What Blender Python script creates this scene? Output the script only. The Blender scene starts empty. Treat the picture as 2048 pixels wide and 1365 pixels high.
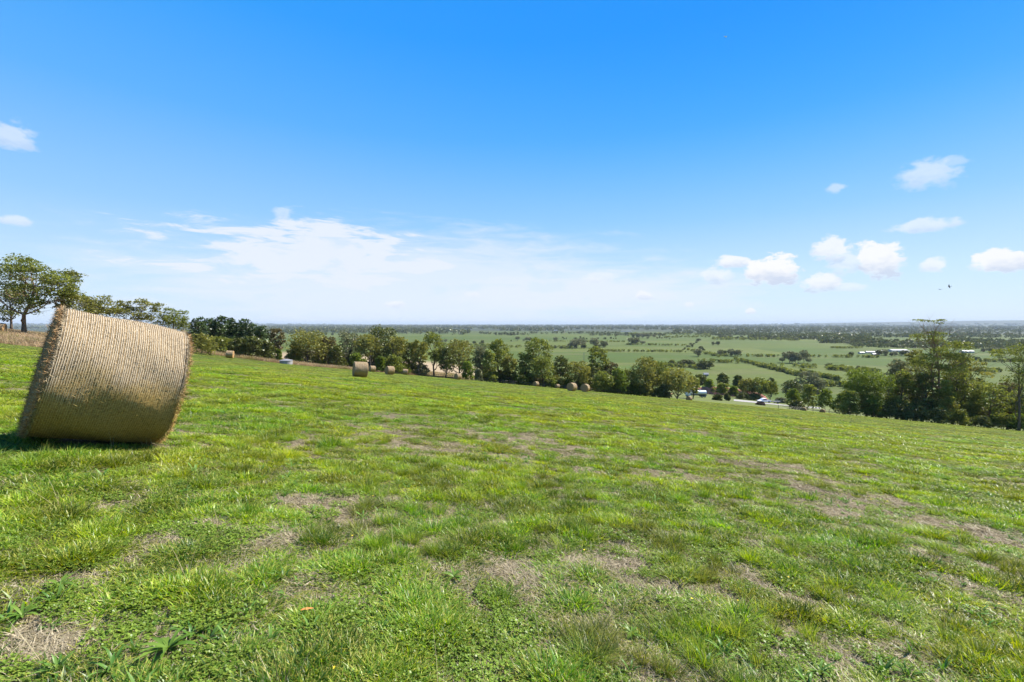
import bpy, math, random
import numpy as np
from math import radians as R_, pi
from mathutils import Vector, Matrix, Euler
random.seed(7); rng = np.random.default_rng(11)
S = bpy.context.scene
COL = S.collection
# ------------------------------------------------------------------ camera
F = 910.0                                   # focal length in photo pixels (2048 wide)
PITCH = math.atan(34.5/F)
cd = bpy.data.cameras.new('camera'); cam = bpy.data.objects.new('camera', cd); COL.objects.link(cam)
cam.location = (0, 0, 0); cam.rotation_euler = (pi/2 - PITCH, 0, 0)
cd.sensor_width = 36; cd.lens = 36*F/2048; cd.clip_start = 0.05; cd.clip_end = 90000
S.camera = cam
S.render.resolution_x = 1024; S.render.resolution_y = 682
# ------------------------------------------------------------------ sun and sky
SUN_AZ, SUN_EL = R_(60), R_(46)
sd = bpy.data.lights.new('sun', 'SUN'); sd.energy = 5.0; sd.angle = R_(0.5); sd.color = (1, 0.95, 0.86)
sun = bpy.data.objects.new('sun', sd); COL.objects.link(sun)
sv = Vector((math.sin(SUN_AZ)*math.cos(SUN_EL), math.cos(SUN_AZ)*math.cos(SUN_EL), math.sin(SUN_EL)))
sun.rotation_euler = sv.to_track_quat('Z', 'Y').to_euler(); sun.location = (0, 0, 50)
W = bpy.data.worlds.new('World'); S.world = W; W.use_nodes = True
S.view_settings.view_transform = 'Standard'; S.view_settings.look = 'None'
S.view_settings.exposure = 1.2; S.view_settings.gamma = 1; S.view_settings.use_curve_mapping = False
S.cycles.volume_bounces = 0; S.cycles.max_bounces = 6; S.cycles.transparent_max_bounces = 8

class NT:
    """tiny node helper"""
    def __init__(s, t): s.t = t; s.n = t.nodes; s.l = t.links
    def new(s, k, **kw):
        n = s.n.new(k)
        for a, v in kw.items(): setattr(n, a, v)
        return n
    def put(s, sock, v):
        if v is None: return
        if isinstance(v, bpy.types.NodeSocket): s.l.new(v, sock)
        else: sock.default_value = v
    def math(s, op, a, b=None, c=None, clamp=False):
        n = s.new('ShaderNodeMath', operation=op, use_clamp=clamp)
        s.put(n.inputs[0], a); s.put(n.inputs[1], b); s.put(n.inputs[2], c); return n.outputs[0]
    def vmath(s, op, a, b=None):
        n = s.new('ShaderNodeVectorMath', operation=op); s.put(n.inputs[0], a); s.put(n.inputs[1], b); return n.outputs[0]
    def mix(s, f, a, b, blend='MIX'):
        n = s.new('ShaderNodeMix', data_type='RGBA', blend_type=blend)
        s.put(n.inputs[0], f); s.put(n.inputs[6], a if not isinstance(a, tuple) else (*a[:3], 1)); s.put(n.inputs[7], b if not isinstance(b, tuple) else (*b[:3], 1)); return n.outputs[2]
    def rng(s, v, a, b, c=0.0, d=1.0, smooth=True):
        n = s.new('ShaderNodeMapRange', interpolation_type='SMOOTHSTEP' if smooth else 'LINEAR')
        for i, x in enumerate((v, a, b, c, d)): s.put(n.inputs[i], x)
        return n.outputs[0]
    def noise(s, vec, scale, detail=4, rough=0.55, dist=0.0, out=0):
        n = s.new('ShaderNodeTexNoise'); s.put(n.inputs['Vector'], vec); n.inputs['Scale'].default_value = scale
        n.inputs['Detail'].default_value = detail; n.inputs['Roughness'].default_value = rough; n.inputs['Distortion'].default_value = dist
        return n.outputs[out]
    def mapv(s, vec, scale=(1, 1, 1), rot=(0, 0, 0), loc=(0, 0, 0)):
        n = s.new('ShaderNodeMapping'); s.put(n.inputs[0], vec); n.inputs[1].default_value = loc; n.inputs[2].default_value = rot; n.inputs[3].default_value = scale; return n.outputs[0]

def azel(X, Y):
    v = Vector(((X-1024)/F, -(Y-682.5)/F, -1)); v.rotate(cam.rotation_euler); v.normalize()
    return math.atan2(v.x, v.y), math.asin(v.z)

def build_world():
    t = NT(W.node_tree); t.n.clear()
    sky = t.new('ShaderNodeTexSky'); sky.sky_type = 'NISHITA'; sky.sun_disc = False
    sky.sun_elevation = SUN_EL; sky.sun_rotation = SUN_AZ; sky.altitude = 60; sky.air_density = 1.0; sky.dust_density = 0.25; sky.ozone_density = 2.5
    tc = t.new('ShaderNodeTexCoord').outputs['Generated']
    sep = t.new('ShaderNodeSeparateXYZ'); t.put(sep.inputs[0], tc)
    az = t.math('ARCTAN2', sep.outputs[0], sep.outputs[1]); el = t.math('ARCSINE', sep.outputs[2])
    hs = t.new('ShaderNodeHueSaturation'); hs.inputs['Hue'].default_value = 0.5; hs.inputs['Saturation'].default_value = SKY_SAT
    t.put(hs.inputs['Color'], sky.outputs[0])
    g = t.new('ShaderNodeGamma'); t.put(g.inputs[0], hs.outputs[0]); g.inputs[1].default_value = SKY_GAM
    nish = t.mix(1.0, g.outputs[0], SKY_TINT, 'MULTIPLY')
    ramp = t.new('ShaderNodeValToRGB'); cr = ramp.color_ramp; cr.interpolation = 'EASE' if False else 'LINEAR'
    stops = [(0, (.52, .79, 1.0)), (.09, (.42, .73, 1.0)), (.20, (.235, .58, 1.0)), (.36, (.088, .43, 1.0)), (.52, (.028, .34, 1.0)), (.70, (.012, .295, .98)), (1.0, (.02, .20, .72))]
    while len(cr.elements) < len(stops): cr.elements.new(.5)
    for e_, (p_, c_) in zip(cr.elements, stops): e_.position = p_; e_.color = (*c_, 1)
    t.put(ramp.inputs[0], t.math('DIVIDE', el, R_(60), clamp=True))
    deep = t.mix(t.math('MULTIPLY', t.rng(az, R_(-50), R_(50)), t.rng(el, R_(8), R_(30))), (1.35, 1.06, 1.0), (.35, .88, 1.02))
    clear = t.mix(1.0, ramp.outputs[0], deep, 'MULTIPLY')
    clear = t.mix(1.0, clear, (CLOUD_K, CLOUD_K, CLOUD_K), 'MULTIPLY')
    base = t.mix(.05, clear, nish)
    n1 = t.noise(t.mapv(tc, (1, 1, 1.3)), 19, 6, 0.62)           # puffy edges
    n2 = t.noise(t.mapv(tc, (1, 1, 2.0)), 40, 5, 0.6)
    n3 = t.noise(t.mapv(tc, (1.3, 1.3, 8), (0, 0.05, 0)), 6.5, 8, 0.64, 0.5)   # streaks
    n1c = t.math('SUBTRACT', n1, 0.5); n2c = t.math('SUBTRACT', n2, 0.5)
    warp = t.math('ADD', t.math('MULTIPLY', n1c, 1.5), t.math('MULTIPLY', n2c, 1.9))
    tot = None; shade = None
    for X, Y, rx, ry, op, soft in CLOUDS:
        a0, e0 = azel(X, Y); a1, _ = azel(X+rx, Y); _, e1 = azel(X, Y-ry)
        ra, re = abs(a1-a0)*.88, abs(e1-e0)*.88
        u = t.math('DIVIDE', t.math('SUBTRACT', az, a0), ra); v = t.math('DIVIDE', t.math('SUBTRACT', el, e0), re)
        d = t.math('ADD', t.math('MULTIPLY', u, u), t.math('MULTIPLY', v, v))
        d = t.math('ADD', t.math('SQRT', d), warp)
        m = t.rng(d, 1.22, 1.22-soft*.7, 0.0, op)
        sh = t.math('MULTIPLY', m, v)
        tot = m if tot is None else t.math('MAXIMUM', tot, m)
        shade = sh if shade is None else t.math('ADD', shade, sh)
    # wide thin bank of high cloud, denser low down on the left
    a0, e0 = azel(690, 560)
    def bank(X, Y, rx, ry, k, nz, hi, lo, op):
        a0, e0 = azel(X, Y); a1, _ = azel(X+rx, Y); _, e1 = azel(X, Y-ry)
        u = t.math('DIVIDE', t.math('SUBTRACT', az, a0), abs(a1-a0)); v = t.math('DIVIDE', t.math('SUBTRACT', el, e0), abs(e1-e0))
        d = t.math('SQRT', t.math('ADD', t.math('MULTIPLY', u, u), t.math('MULTIPLY', v, v)))
        return t.rng(t.math('ADD', d, t.math('MULTIPLY', t.math('SUBTRACT', nz, 0.5), k)), hi, lo, 0.0, op)
    b1 = bank(830, 570, 560, 125, 1.3, n3, 1.12, 0.40, 0.66)
    b3 = bank(650, 515, 300, 80, 2.8, n3, 1.0, 0.5, 0.9)
    b2 = bank(1120, 585, 480, 62, 1.3, n3, 1.1, 0.3, 0.8)
    blotch = t.rng(t.noise(t.mapv(tc, (1, 1, 2.2)), 9, 5, 0.6), 0.56, 0.66, 1.0, 0.72)
    bk = t.math('MULTIPLY', t.math('MAXIMUM', t.math('MAXIMUM', b1, b3), b2), blotch)
    low = t.rng(el, R_(4), R_(-1), 0.0, 0.12)
    lit = t.rng(t.math('ADD', shade, t.math('MULTIPLY', n2c, 1.8)), -0.9, 0.25)
    K = CLOUD_K
    ccol = t.mix(lit, tuple(K*c for c in (0.66, 0.74, 0.90)), tuple(K*c for c in (1.0, 1.0, 1.02)))
    c = t.mix(low, base, tuple(K*x for x in (0.55, 0.80, 1.02)))
    c = t.mix(bk, c, tuple(K*x for x in (0.86, 0.91, 1.04)))
    c = t.mix(tot, c, ccol)
    bg = t.new('ShaderNodeBackground'); t.put(bg.inputs[0], c); bg.inputs[1].default_value = SKY_STR
    o = t.new('ShaderNodeOutputWorld'); t.l.new(bg.outputs[0], o.inputs[0])
SKY_STR = 0.12; SKY_SAT = 1.25; SKY_GAM = 1.0; SKY_TINT = (1.0, 1.0, 1.0); CLOUD_K = 3.65
#        X     Y   rx  ry  opacity softness     (where each cloud stands in the sky)
CLOUDS = [(1545, 541, 62, 33, 0.97, 0.5), (1470, 524, 34, 15, 0.85, 0.6), (1435, 552, 40, 16, 0.6, 0.9),
          (1660, 500, 40, 30, 0.8, 0.7), (1690, 525, 45, 30, 0.55, 0.9), (1757, 520, 52, 42, 0.92, 0.6),
          (1640, 566, 40, 20, 0.8, 0.7), (1700, 575, 40, 10, 0.45, 0.9), (1873, 532, 32, 18, 0.7, 0.8),
          (1995, 524, 62, 26, 0.92, 0.5), (1855, 350, 75, 32, 0.5, 1.1), (1900, 325, 50, 14, 0.3, 1.1), (1672, 378, 28, 12, 0.4, 1.0),
          (1840, 454, 85, 15, 0.55, 0.9), (1500, 623, 14, 7, 0.8, 0.8), (1290, 592, 24, 10, 0.6, 0.8), (25, 275, 60, 30, 0.5, 1.0),
          (30, 442, 42, 12, 0.5, 1.0), (565, 425, 24, 16, 0.4, 1.0), (790, 608, 24, 9, 0.6, 0.9), (1195, 555, 40, 10, 0.35, 1.0), (1378, 610, 12, 6, 0.5, 0.9), (945, 590, 20, 7, 0.35, 1)]
build_world()

# ------------------------------------------------------------------ mesh helpers
def tag(o, label=None, cat=None, group=None, kind=None):
    if label: o['label'] = label
    if cat: o['category'] = cat
    if group: o['group'] = group
    if kind: o['kind'] = kind
    return o
def link(o, parent=None):
    COL.objects.link(o)
    if parent is not None: o.parent = parent
    return o
def mesh_np(name, V, Fc, mat=None, attrs=None, smooth=False):
    """V (n,3); Fc (m,k) with one k, or list of such arrays; attrs {name:(domain,type,array)}"""
    V = np.asarray(V, np.float32)
    Fs = Fc if isinstance(Fc, (list, tuple)) else [Fc]
    Fs = [np.asarray(f, np.int32) for f in Fs if len(f)]
    me = bpy.data.meshes.new(name)
    me.vertices.add(len(V)); me.vertices.foreach_set('co', V.ravel())
    if Fs:
        loops = np.concatenate([f.ravel() for f in Fs]); sizes = np.concatenate([np.full(len(f), f.shape[1], np.int32) for f in Fs])
        me.loops.add(len(loops)); me.loops.foreach_set('vertex_index', loops)
        me.polygons.add(len(sizes)); st = np.concatenate([[0], np.cumsum(sizes)[:-1]]).astype(np.int32)
        me.polygons.foreach_set('loop_start', st); me.polygons.foreach_set('loop_total', sizes)
        if smooth: me.polygons.foreach_set('use_smooth', np.ones(len(sizes), bool))
    for k, (dom, ty, arr) in (attrs or {}).items():
        a = me.attributes.new(k, ty, dom); arr = np.asarray(arr, np.float32 if ty != 'INT' else np.int32)
        a.data.foreach_set({'FLOAT': 'value', 'INT': 'value', 'FLOAT_VECTOR': 'vector', 'FLOAT_COLOR': 'color'}[ty], arr.ravel())
    me.update(); me.validate()
    if mat: me.materials.append(mat)
    return me
def ob(name, me, parent=None, loc=None):
    o = bpy.data.objects.new(name, me); link(o, parent)
    if loc is not None: o.location = loc
    return o
def empty(name, loc, rz=0, **k):
    o = bpy.data.objects.new(name, None); link(o); o.location = loc; o.rotation_euler = (0, 0, rz); o.empty_display_size = 0.3
    return tag(o, **k)
class MB:
    """collects boxes, tubes, prisms into one mesh"""
    def __init__(s): s.v = []; s.f = []
    def add(s, V, Fc):
        o = len(s.v); s.v += [tuple(p) for p in V]; s.f += [tuple(i+o for i in f) for f in Fc]
    def box(s, c, d, rz=0):
        x, y, z = [k/2 for k in d]; P = [(-x, -y, -z), (x, -y, -z), (x, y, -z), (-x, y, -z), (-x, -y, z), (x, -y, z), (x, y, z), (-x, y, z)]
        m = Matrix.Rotation(rz, 3, 'Z'); P = [m @ Vector(p) + Vector(c) for p in P]
        s.add(P, [(0, 3, 2, 1), (4, 5, 6, 7), (0, 1, 5, 4), (1, 2, 6, 5), (2, 3, 7, 6), (3, 0, 4, 7)])
    def tube(s, pts, rad, n=6, cap=True):
        pts = [Vector(p) for p in pts]; rad = rad if hasattr(rad, '__len__') else [rad]*len(pts); V = []; Fc = []
        ref = Vector((0.31, 0.17, 0.93)).normalized() if abs((pts[-1]-pts[0]).normalized().z) < .8 else Vector((1, 0.1, 0)).normalized()
        for i, p in enumerate(pts):
            d = (pts[min(i+1, len(pts)-1)] - pts[max(i-1, 0)]).normalized()
            u = d.cross(ref).normalized(); w = d.cross(u)
            V += [p + (u*math.cos(2*pi*k/n) + w*math.sin(2*pi*k/n))*rad[i] for k in range(n)]
        for i in range(len(pts)-1):
            for k in range(n): Fc.append((i*n+k, i*n+(k+1) % n, (i+1)*n+(k+1) % n, (i+1)*n+k))
        if cap: Fc += [tuple(range(n-1, -1, -1)), tuple((len(pts)-1)*n+k for k in range(n))]
        s.add(V, Fc)
    def prism(s, prof, x0, x1, ax='x'):
        n = len(prof)
        g = (lambda x, a, b: (x, a, b)) if ax == 'x' else (lambda y, a, b: (a, y, b))
        V = [g(x0, a, b) for a, b in prof] + [g(x1, a, b) for a, b in prof]
        Fc = [tuple(range(n)), tuple(range(2*n-1, n-1, -1))] + [(i, i+n, (i+1) % n+n, (i+1) % n) for i in range(n)]
        s.add(V, Fc)
    def mesh(s, name, mat, smooth=False):
        me = bpy.data.meshes.new(name); me.from_pydata(s.v, [], s.f); me.update(); me.materials.append(mat)
        if smooth: me.polygons.foreach_set('use_smooth', [True]*len(me.polygons))
        import bmesh
        b = bmesh.new(); b.from_mesh(me); bmesh.ops.recalc_face_normals(b, faces=b.faces); b.to_mesh(me); b.free()
        return me
    def obj(s, name, mat, parent=None, smooth=False, loc=None): return ob(name, s.mesh(name, mat, smooth), parent, loc)

# value noise in numpy
_T = np.random.default_rng(5).random((256, 256))
def vn(x, y):
    xi = np.floor(x).astype(int); yi = np.floor(y).astype(int); fx = x-xi; fy = y-yi
    fx = fx*fx*(3-2*fx); fy = fy*fy*(3-2*fy)
    a = _T[xi & 255, yi & 255]; b = _T[(xi+1) & 255, yi & 255]; c = _T[xi & 255, (yi+1) & 255]; d = _T[(xi+1) & 255, (yi+1) & 255]
    return (a*(1-fx)+b*fx)*(1-fy) + (c*(1-fx)+d*fx)*fy
def fbm(x, y, o=4):
    s = 0; a = .5; w = 0
    for i in range(o):
        s = s + a*vn(x*2**i+17.3*i, y*2**i+9.1*i); w += a; a *= .55
    return s/w
def sst(x, a, b):
    t = np.clip((x-a)/(b-a), 0, 1); return t*t*(3-2*t)

# ------------------------------------------------------------------ terrain
PLAIN = 57.0
def down(x, y):
    x = np.asarray(x, float); y = np.asarray(y, float)
    yy = np.maximum(y, 0)
    A = .1125*y + .000075*np.minimum(yy, 150)**2
    k = sst(x/np.maximum(yy, 60), -.3, .35)
    A2 = .1125*150 + .000075*150**2 + (yy-150)*(.055 + .030*k + .10*sst(-x/np.maximum(yy, 60), .4, .75))
    A = np.where(yy > 150, A2, A)
    xe = np.where(x < -260, -260+(x+260)*.3, x)
    r = np.hypot(x, y)
    d = 1.47 + A + .0915*xe
    # rounded rise of the ridge at far left
    d = d - 1.3*sst(-x, 45, 85)*sst(y, 30, 60)*(1-sst(y, 110, 200))
    # little hump the big bale leans off
    d = d - .20*np.exp(-(((x+5.1)**2+(y-5.4)**2)/2.2)) - .12*np.exp(-((x+6)**2+(y-4.5)**2))
    q = 5.0
    h = np.clip(.5+.5*(d-PLAIN)/q, 0, 1)      # smooth minimum
    d = d*(1-h) + PLAIN*h - q*h*(1-h)*.5
    azm = np.degrees(np.arctan2(x, np.where(y == 0, 1e-6, y)))
    d = np.maximum(d, -12) - 172*np.exp(-((r-21500)/3800.)**2)*sst(azm, 20, 50)*(1-sst(azm, 80, 95))*(.9+.2*fbm(azm*.12, azm*0, 2)) - 60*np.exp(-((r-21500)/3800.)**2)*sst(-azm, 8, 30)*(1-sst(-azm, 60, 80))
    mic = (fbm(x*.9, y*.9, 3)-.5)*.10*(1-sst(r, 20, 60)) + (fbm(x*.12, y*.12, 3)-.5)*.22*sst(r, 8, 20)*(1-sst(r, 35, 60))
    big = (fbm(x*.0016, y*.0016, 3)-.5)*6*sst(r, 500, 1500)
    return d - mic - big*(.4)
def gz(x, y): return -down(x, y)
def at(X, y, h=0.0):
    """ground point under photo column X at depth y metres"""
    x = (X-1024)/F*y; return Vector((x, y, float(gz(x, y))+h))
def hit(X, Y):
    """where the line of sight through a photo pixel meets the ground"""
    t = (Y-648)/F; ys = np.geomspace(1.0, 30000, 6000); xs = (X-1024)/F*ys
    g = down(xs, ys)/ys; i = np.argmax(g < t) if g[0] > t else 0
    return float(xs[i]), float(ys[i])
rad = np.concatenate([[0.3], np.geomspace(0.6, 60, 230), np.geomspace(61, 900, 190), np.geomspace(915, 60000, 110)])
na = 720; th = np.linspace(0, 2*pi, na, endpoint=False)
# finer steps in front of the camera
th = th + 0.55*np.sin(th)*-1.0
Rr, Tt = np.meshgrid(rad, th, indexing='ij')
X_ = Rr*np.sin(Tt); Y_ = Rr*np.cos(Tt)
Z_ = gz(X_, Y_)
V = np.stack([X_, Y_, Z_], -1).reshape(-1, 3); V = np.concatenate([V, [[0, 0, float(gz(0, 0))]]])
i, j = np.meshgrid(np.arange(len(rad)-1), np.arange(na), indexing='ij'); j2 = (j+1) % na
Q = np.stack([i*na+j, i*na+j2, (i+1)*na+j2, (i+1)*na+j], -1).reshape(-1, 4)
Tr = np.stack([np.full(na, len(V)-1), (np.arange(na)+1) % na, np.arange(na)], -1)
if np.cross(V[Q[0, 1]]-V[Q[0, 0]], V[Q[0, 2]]-V[Q[0, 0]])[2] < 0: Q = Q[:, ::-1]
Tr = Tr[:, ::-1] if np.cross(V[Tr[0, 1]]-V[Tr[0, 0]], V[Tr[0, 2]]-V[Tr[0, 0]])[2] < 0 else Tr
def rough_field(x, y):
    """0 = mown green field, 1 = long dry grass outside it"""
    s = np.zeros_like(x)
    edge = 97 + 46*sst(x/np.maximum(y, 1), -.5, -.12) + 8*(fbm(x*.05, y*.05, 3)-.5)                       # beyond the far fence on the left
    s = np.maximum(s, sst(y, edge, edge+5)*(1-sst(x/np.maximum(y, 1), -.2, -.02)))
    e2 = np.where(x < 0, sst(-x/np.maximum(y, 1), .72, .80)*sst(y, 42, 52), 0)
    s = np.maximum(s, e2)
    s = np.maximum(s, sst(y, 152, 160)*(1-.9*sst(x/np.maximum(y, 1), -.12, .02)))
    return s*(1-sst(y, 230, 300))
BARE = [(740, 1010, 120, 38), (650, 925, 70, 18), (1080, 895, 130, 26), (1230, 1130, 150, 50), (1500, 1120, 200, 50), (100, 1185, 130, 40), (70, 1290, 150, 60),
        (360, 1070, 90, 20), (700, 1260, 70, 24), (1660, 1310, 170, 36), (1980, 1240, 130, 45), (1650, 985, 70, 18), (1240, 1330, 140, 40), (400, 1140, 80, 26), (1010, 1230, 90, 26),
        (1400, 1180, 120, 30), (1560, 1200, 140, 30), (200, 960, 90, 16), (880, 1100, 60, 16), (1900, 1330, 100, 40)]
_bare = []
for X, Y, rx, ry in BARE:
    x, y = hit(X, Y); x2, y2 = hit(X, Y-ry*.8); _bare.append((x, y, rx/F*y, max(abs(y2-y), .1)))
def lush(x, y):
    """how much living grass there is, about -1 .. 1"""
    n = (fbm(x*.55+3, y*.55+8, 4)-.5)*2.2 + (fbm(x*2.3, y*2.3, 3)-.5)*2.0 + (fbm(x*6.5+3, y*6.5, 2)-.5)*1.7 - .07
    for bx, by, rx, ry in _bare:
        n = n - .80*np.exp(-(((x-bx)/rx)**2+((y-by)/ry)**2)*1.1)
    return n + .25*sst(np.hypot(x, y), 8, 25)
# ------------------------------------------------------------------ materials
def mat(name):
    m = bpy.data.materials.new(name); m.use_nodes = True; t = NT(m.node_tree); t.n.clear()
    o = t.new('ShaderNodeOutputMaterial'); return m, t, o
def pbr(t, o, col, rough=.9, spec=.2, bump=None, bs=.3, bd=.02, metal=0):
    p = t.new('ShaderNodeBsdfPrincipled'); t.put(p.inputs['Base Color'], col if not isinstance(col, tuple) else (*col, 1)); t.put(p.inputs['Roughness'], rough)
    p.inputs['Specular IOR Level'].default_value = spec; p.inputs['Metallic'].default_value = metal
    if bump is not None:
        b = t.new('ShaderNodeBump'); b.inputs['Strength'].default_value = bs; b.inputs['Distance'].default_value = bd; t.put(b.inputs['Height'], bump); t.l.new(b.outputs[0], p.inputs['Normal'])
    t.l.new(p.outputs[0], o.inputs[0]); return p
def simple(name, c, rough=.8, var=.25, sc=3.0, metal=0, spec=.25, bump=.2):
    m, t, o = mat(name); tc = t.new('ShaderNodeTexCoord').outputs['Object']
    n = t.noise(tc, sc, 6, .65); f = t.rng(n, .3, .7, 1-var, 1+var)
    pbr(t, o, t.mix(1.0, c, f, 'MULTIPLY'), rough, spec, n, bump, .03, metal); return m
def attr(t, name, ty='GEOMETRY', out='Fac'):
    a = t.new('ShaderNodeAttribute', attribute_name=name, attribute_type=ty); return a.outputs[out]

def ground_mat():
    m, t, o = mat('ground_soil_and_turf')
    pos = t.new('ShaderNodeNewGeometry').outputs['Position']
    far = attr(t, 'far'); dry = attr(t, 'dry'); pl = attr(t, 'plain'); lu = attr(t, 'lush')
    n_s = t.noise(pos, 22, 8, .7); n_m = t.noise(pos, 1.3, 6, .6); n_b = t.noise(pos, .09, 5, .6); n_f = t.noise(pos, 4.5, 8, .75)
    thatch = t.mix(t.rng(n_s, .35, .65), (.052, .041, .024), (.20, .165, .100))
    moss = t.mix(t.rng(n_s, .35, .65), (.035, .065, .008), (.11, .165, .022))
    near = t.mix(t.rng(lu, -.45, .35), thatch, moss)
    # far pasture colour
    g1 = t.mix(t.rng(n_m, .35, .65), (.070, .108, .014), (.155, .190, .024))
    g1 = t.mix(t.rng(n_f, .38, .62), g1, (.205, .225, .040))
    g1 = t.mix(t.rng(n_b, .45, .62, 0, .6), g1, (.19, .155, .075))
    g1 = t.mix(t.rng(n_f, .68, .58, 1.0, 0.0), g1, (.05, .085, .018))
    fld = t.mix(far, near, g1)
    fld = t.mix(attr(t, 'beyond'), fld, t.mix(t.rng(n_m, .35, .65), (.055, .085, .016), (.120, .145, .034)))
    fld = t.mix(dry, fld, t.mix(t.rng(n_f, .35, .65), (.20, .145, .085), (.37, .285, .175)))
    # paddocks on the plain
    pm = t.mapv(pos, (1, 1, 0), (0, 0, R_(9)))
    br = t.new('ShaderNodeTexBrick'); t.put(br.inputs['Vector'], pm); br.offset = .37; br.inputs['Scale'].default_value = 1
    br.inputs['Brick Width'].default_value = 620; br.inputs['Row Height'].default_value = 230; br.inputs['Mortar Size'].default_value = 1.0; br.inputs['Bias'].default_value = 0
    br.inputs['Color1'].default_value = (0, 0, 0, 1); br.inputs['Color2'].default_value = (1, 1, 1, 1); br.inputs['Mortar'].default_value = (.5, .5, .5, 1)
    bf = br.outputs['Color']; mort = br.outputs['Fac']
    n_p = t.noise(t.mapv(pos, (1, 2.4, 0), (0, 0, R_(9))), .006, 6, .6); n_q = t.noise(pos, .045, 7, .7)
    c = t.mix(bf, (.078, .122, .018), (.145, .170, .036))
    c = t.mix(t.rng(n_p,  .50, .64, 0, .7), c, (.165, .165, .072))
    c = t.mix(t.rng(n_p, .30, .44, .75, 0), c, (.075, .150, .032))
    c = t.mix(t.rng(n_q, .35, .7, 0, .45), c, (.075, .090, .035))
    c = t.mix(mort, c, (.055, .08, .03)); c = t.mix(1.0, c, (.64, .68, .48), 'MULTIPLY')
    # far off: blue-dark country of woods broken by pale clearings
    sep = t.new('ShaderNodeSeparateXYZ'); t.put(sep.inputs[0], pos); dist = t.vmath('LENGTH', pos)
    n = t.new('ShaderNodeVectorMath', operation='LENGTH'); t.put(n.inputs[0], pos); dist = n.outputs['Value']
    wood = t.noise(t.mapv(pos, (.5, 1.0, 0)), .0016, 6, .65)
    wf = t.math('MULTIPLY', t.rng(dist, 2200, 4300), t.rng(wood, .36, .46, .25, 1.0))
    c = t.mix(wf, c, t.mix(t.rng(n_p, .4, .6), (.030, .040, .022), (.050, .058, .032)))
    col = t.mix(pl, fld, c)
    b = t.math('ADD', t.math('MULTIPLY', n_s, .6), n_f)
    pbr(t, o, col, .95, .12, b, .55, .05); return m
M_ground = ground_mat()
r_ = np.hypot(V[:, 0], V[:, 1])
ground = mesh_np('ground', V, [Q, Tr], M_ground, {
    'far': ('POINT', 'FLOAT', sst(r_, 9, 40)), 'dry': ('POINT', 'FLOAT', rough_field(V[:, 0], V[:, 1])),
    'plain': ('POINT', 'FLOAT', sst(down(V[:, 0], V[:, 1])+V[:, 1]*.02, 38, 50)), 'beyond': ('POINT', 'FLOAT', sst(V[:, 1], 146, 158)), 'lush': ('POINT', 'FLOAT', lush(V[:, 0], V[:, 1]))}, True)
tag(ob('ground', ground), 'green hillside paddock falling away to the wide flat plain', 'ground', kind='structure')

def leafmat(name, ca, cb, trans=.35, ctip=None, inst=False, rough=.6, gloss=.04, nscale=.5):
    """blade or leaf: per-face random 'v', height 't', instance tint"""
    m, t, o = mat(name)
    v = attr(t, 'v'); oi = t.new('ShaderNodeObjectInfo').outputs['Random']
    col = t.mix(v, ca, cb)
    if inst:
        tint = attr(t, 'tint', 'INSTANCER', 'Color'); col = t.mix(1.0, col, tint, 'MULTIPLY')
    else:
        tc = t.new('ShaderNodeTexCoord').outputs['Object']; n = t.noise(tc, nscale, 3, .6)
        col = t.mix(1.0, col, t.rng(n, .3, .7, .7, 1.3), 'MULTIPLY')
    if ctip: col = t.mix(t.math('MULTIPLY', t.rng(attr(t, 't'), .5, 1.0), t.rng(v, .3, .9)), col, ctip)
    d = t.new('ShaderNodeBsdfDiffuse'); t.put(d.inputs[0], col)
    tr = t.new('ShaderNodeBsdfTranslucent'); hs = t.new('ShaderNodeHueSaturation'); t.put(hs.inputs['Color'], col); hs.inputs['Saturation'].default_value = 1.12; hs.inputs['Value'].default_value = 1.25; hs.inputs['Hue'].default_value = .492
    t.put(tr.inputs[0], hs.outputs[0])
    mx = t.new('ShaderNodeMixShader'); mx.inputs[0].default_value = trans; t.l.new(d.outputs[0], mx.inputs[1]); t.l.new(tr.outputs[0], mx.inputs[2])
    g = t.new('ShaderNodeBsdfGlossy'); g.inputs['Roughness'].default_value = .38; g.inputs[0].default_value = (1, 1, 1, 1)
    m2 = t.new('ShaderNodeMixShader'); m2.inputs[0].default_value = gloss; t.l.new(mx.outputs[0], m2.inputs[1]); t.l.new(g.outputs[0], m2.inputs[2])
    t.l.new(m2.outputs[0], o.inputs[0]); return m

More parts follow.
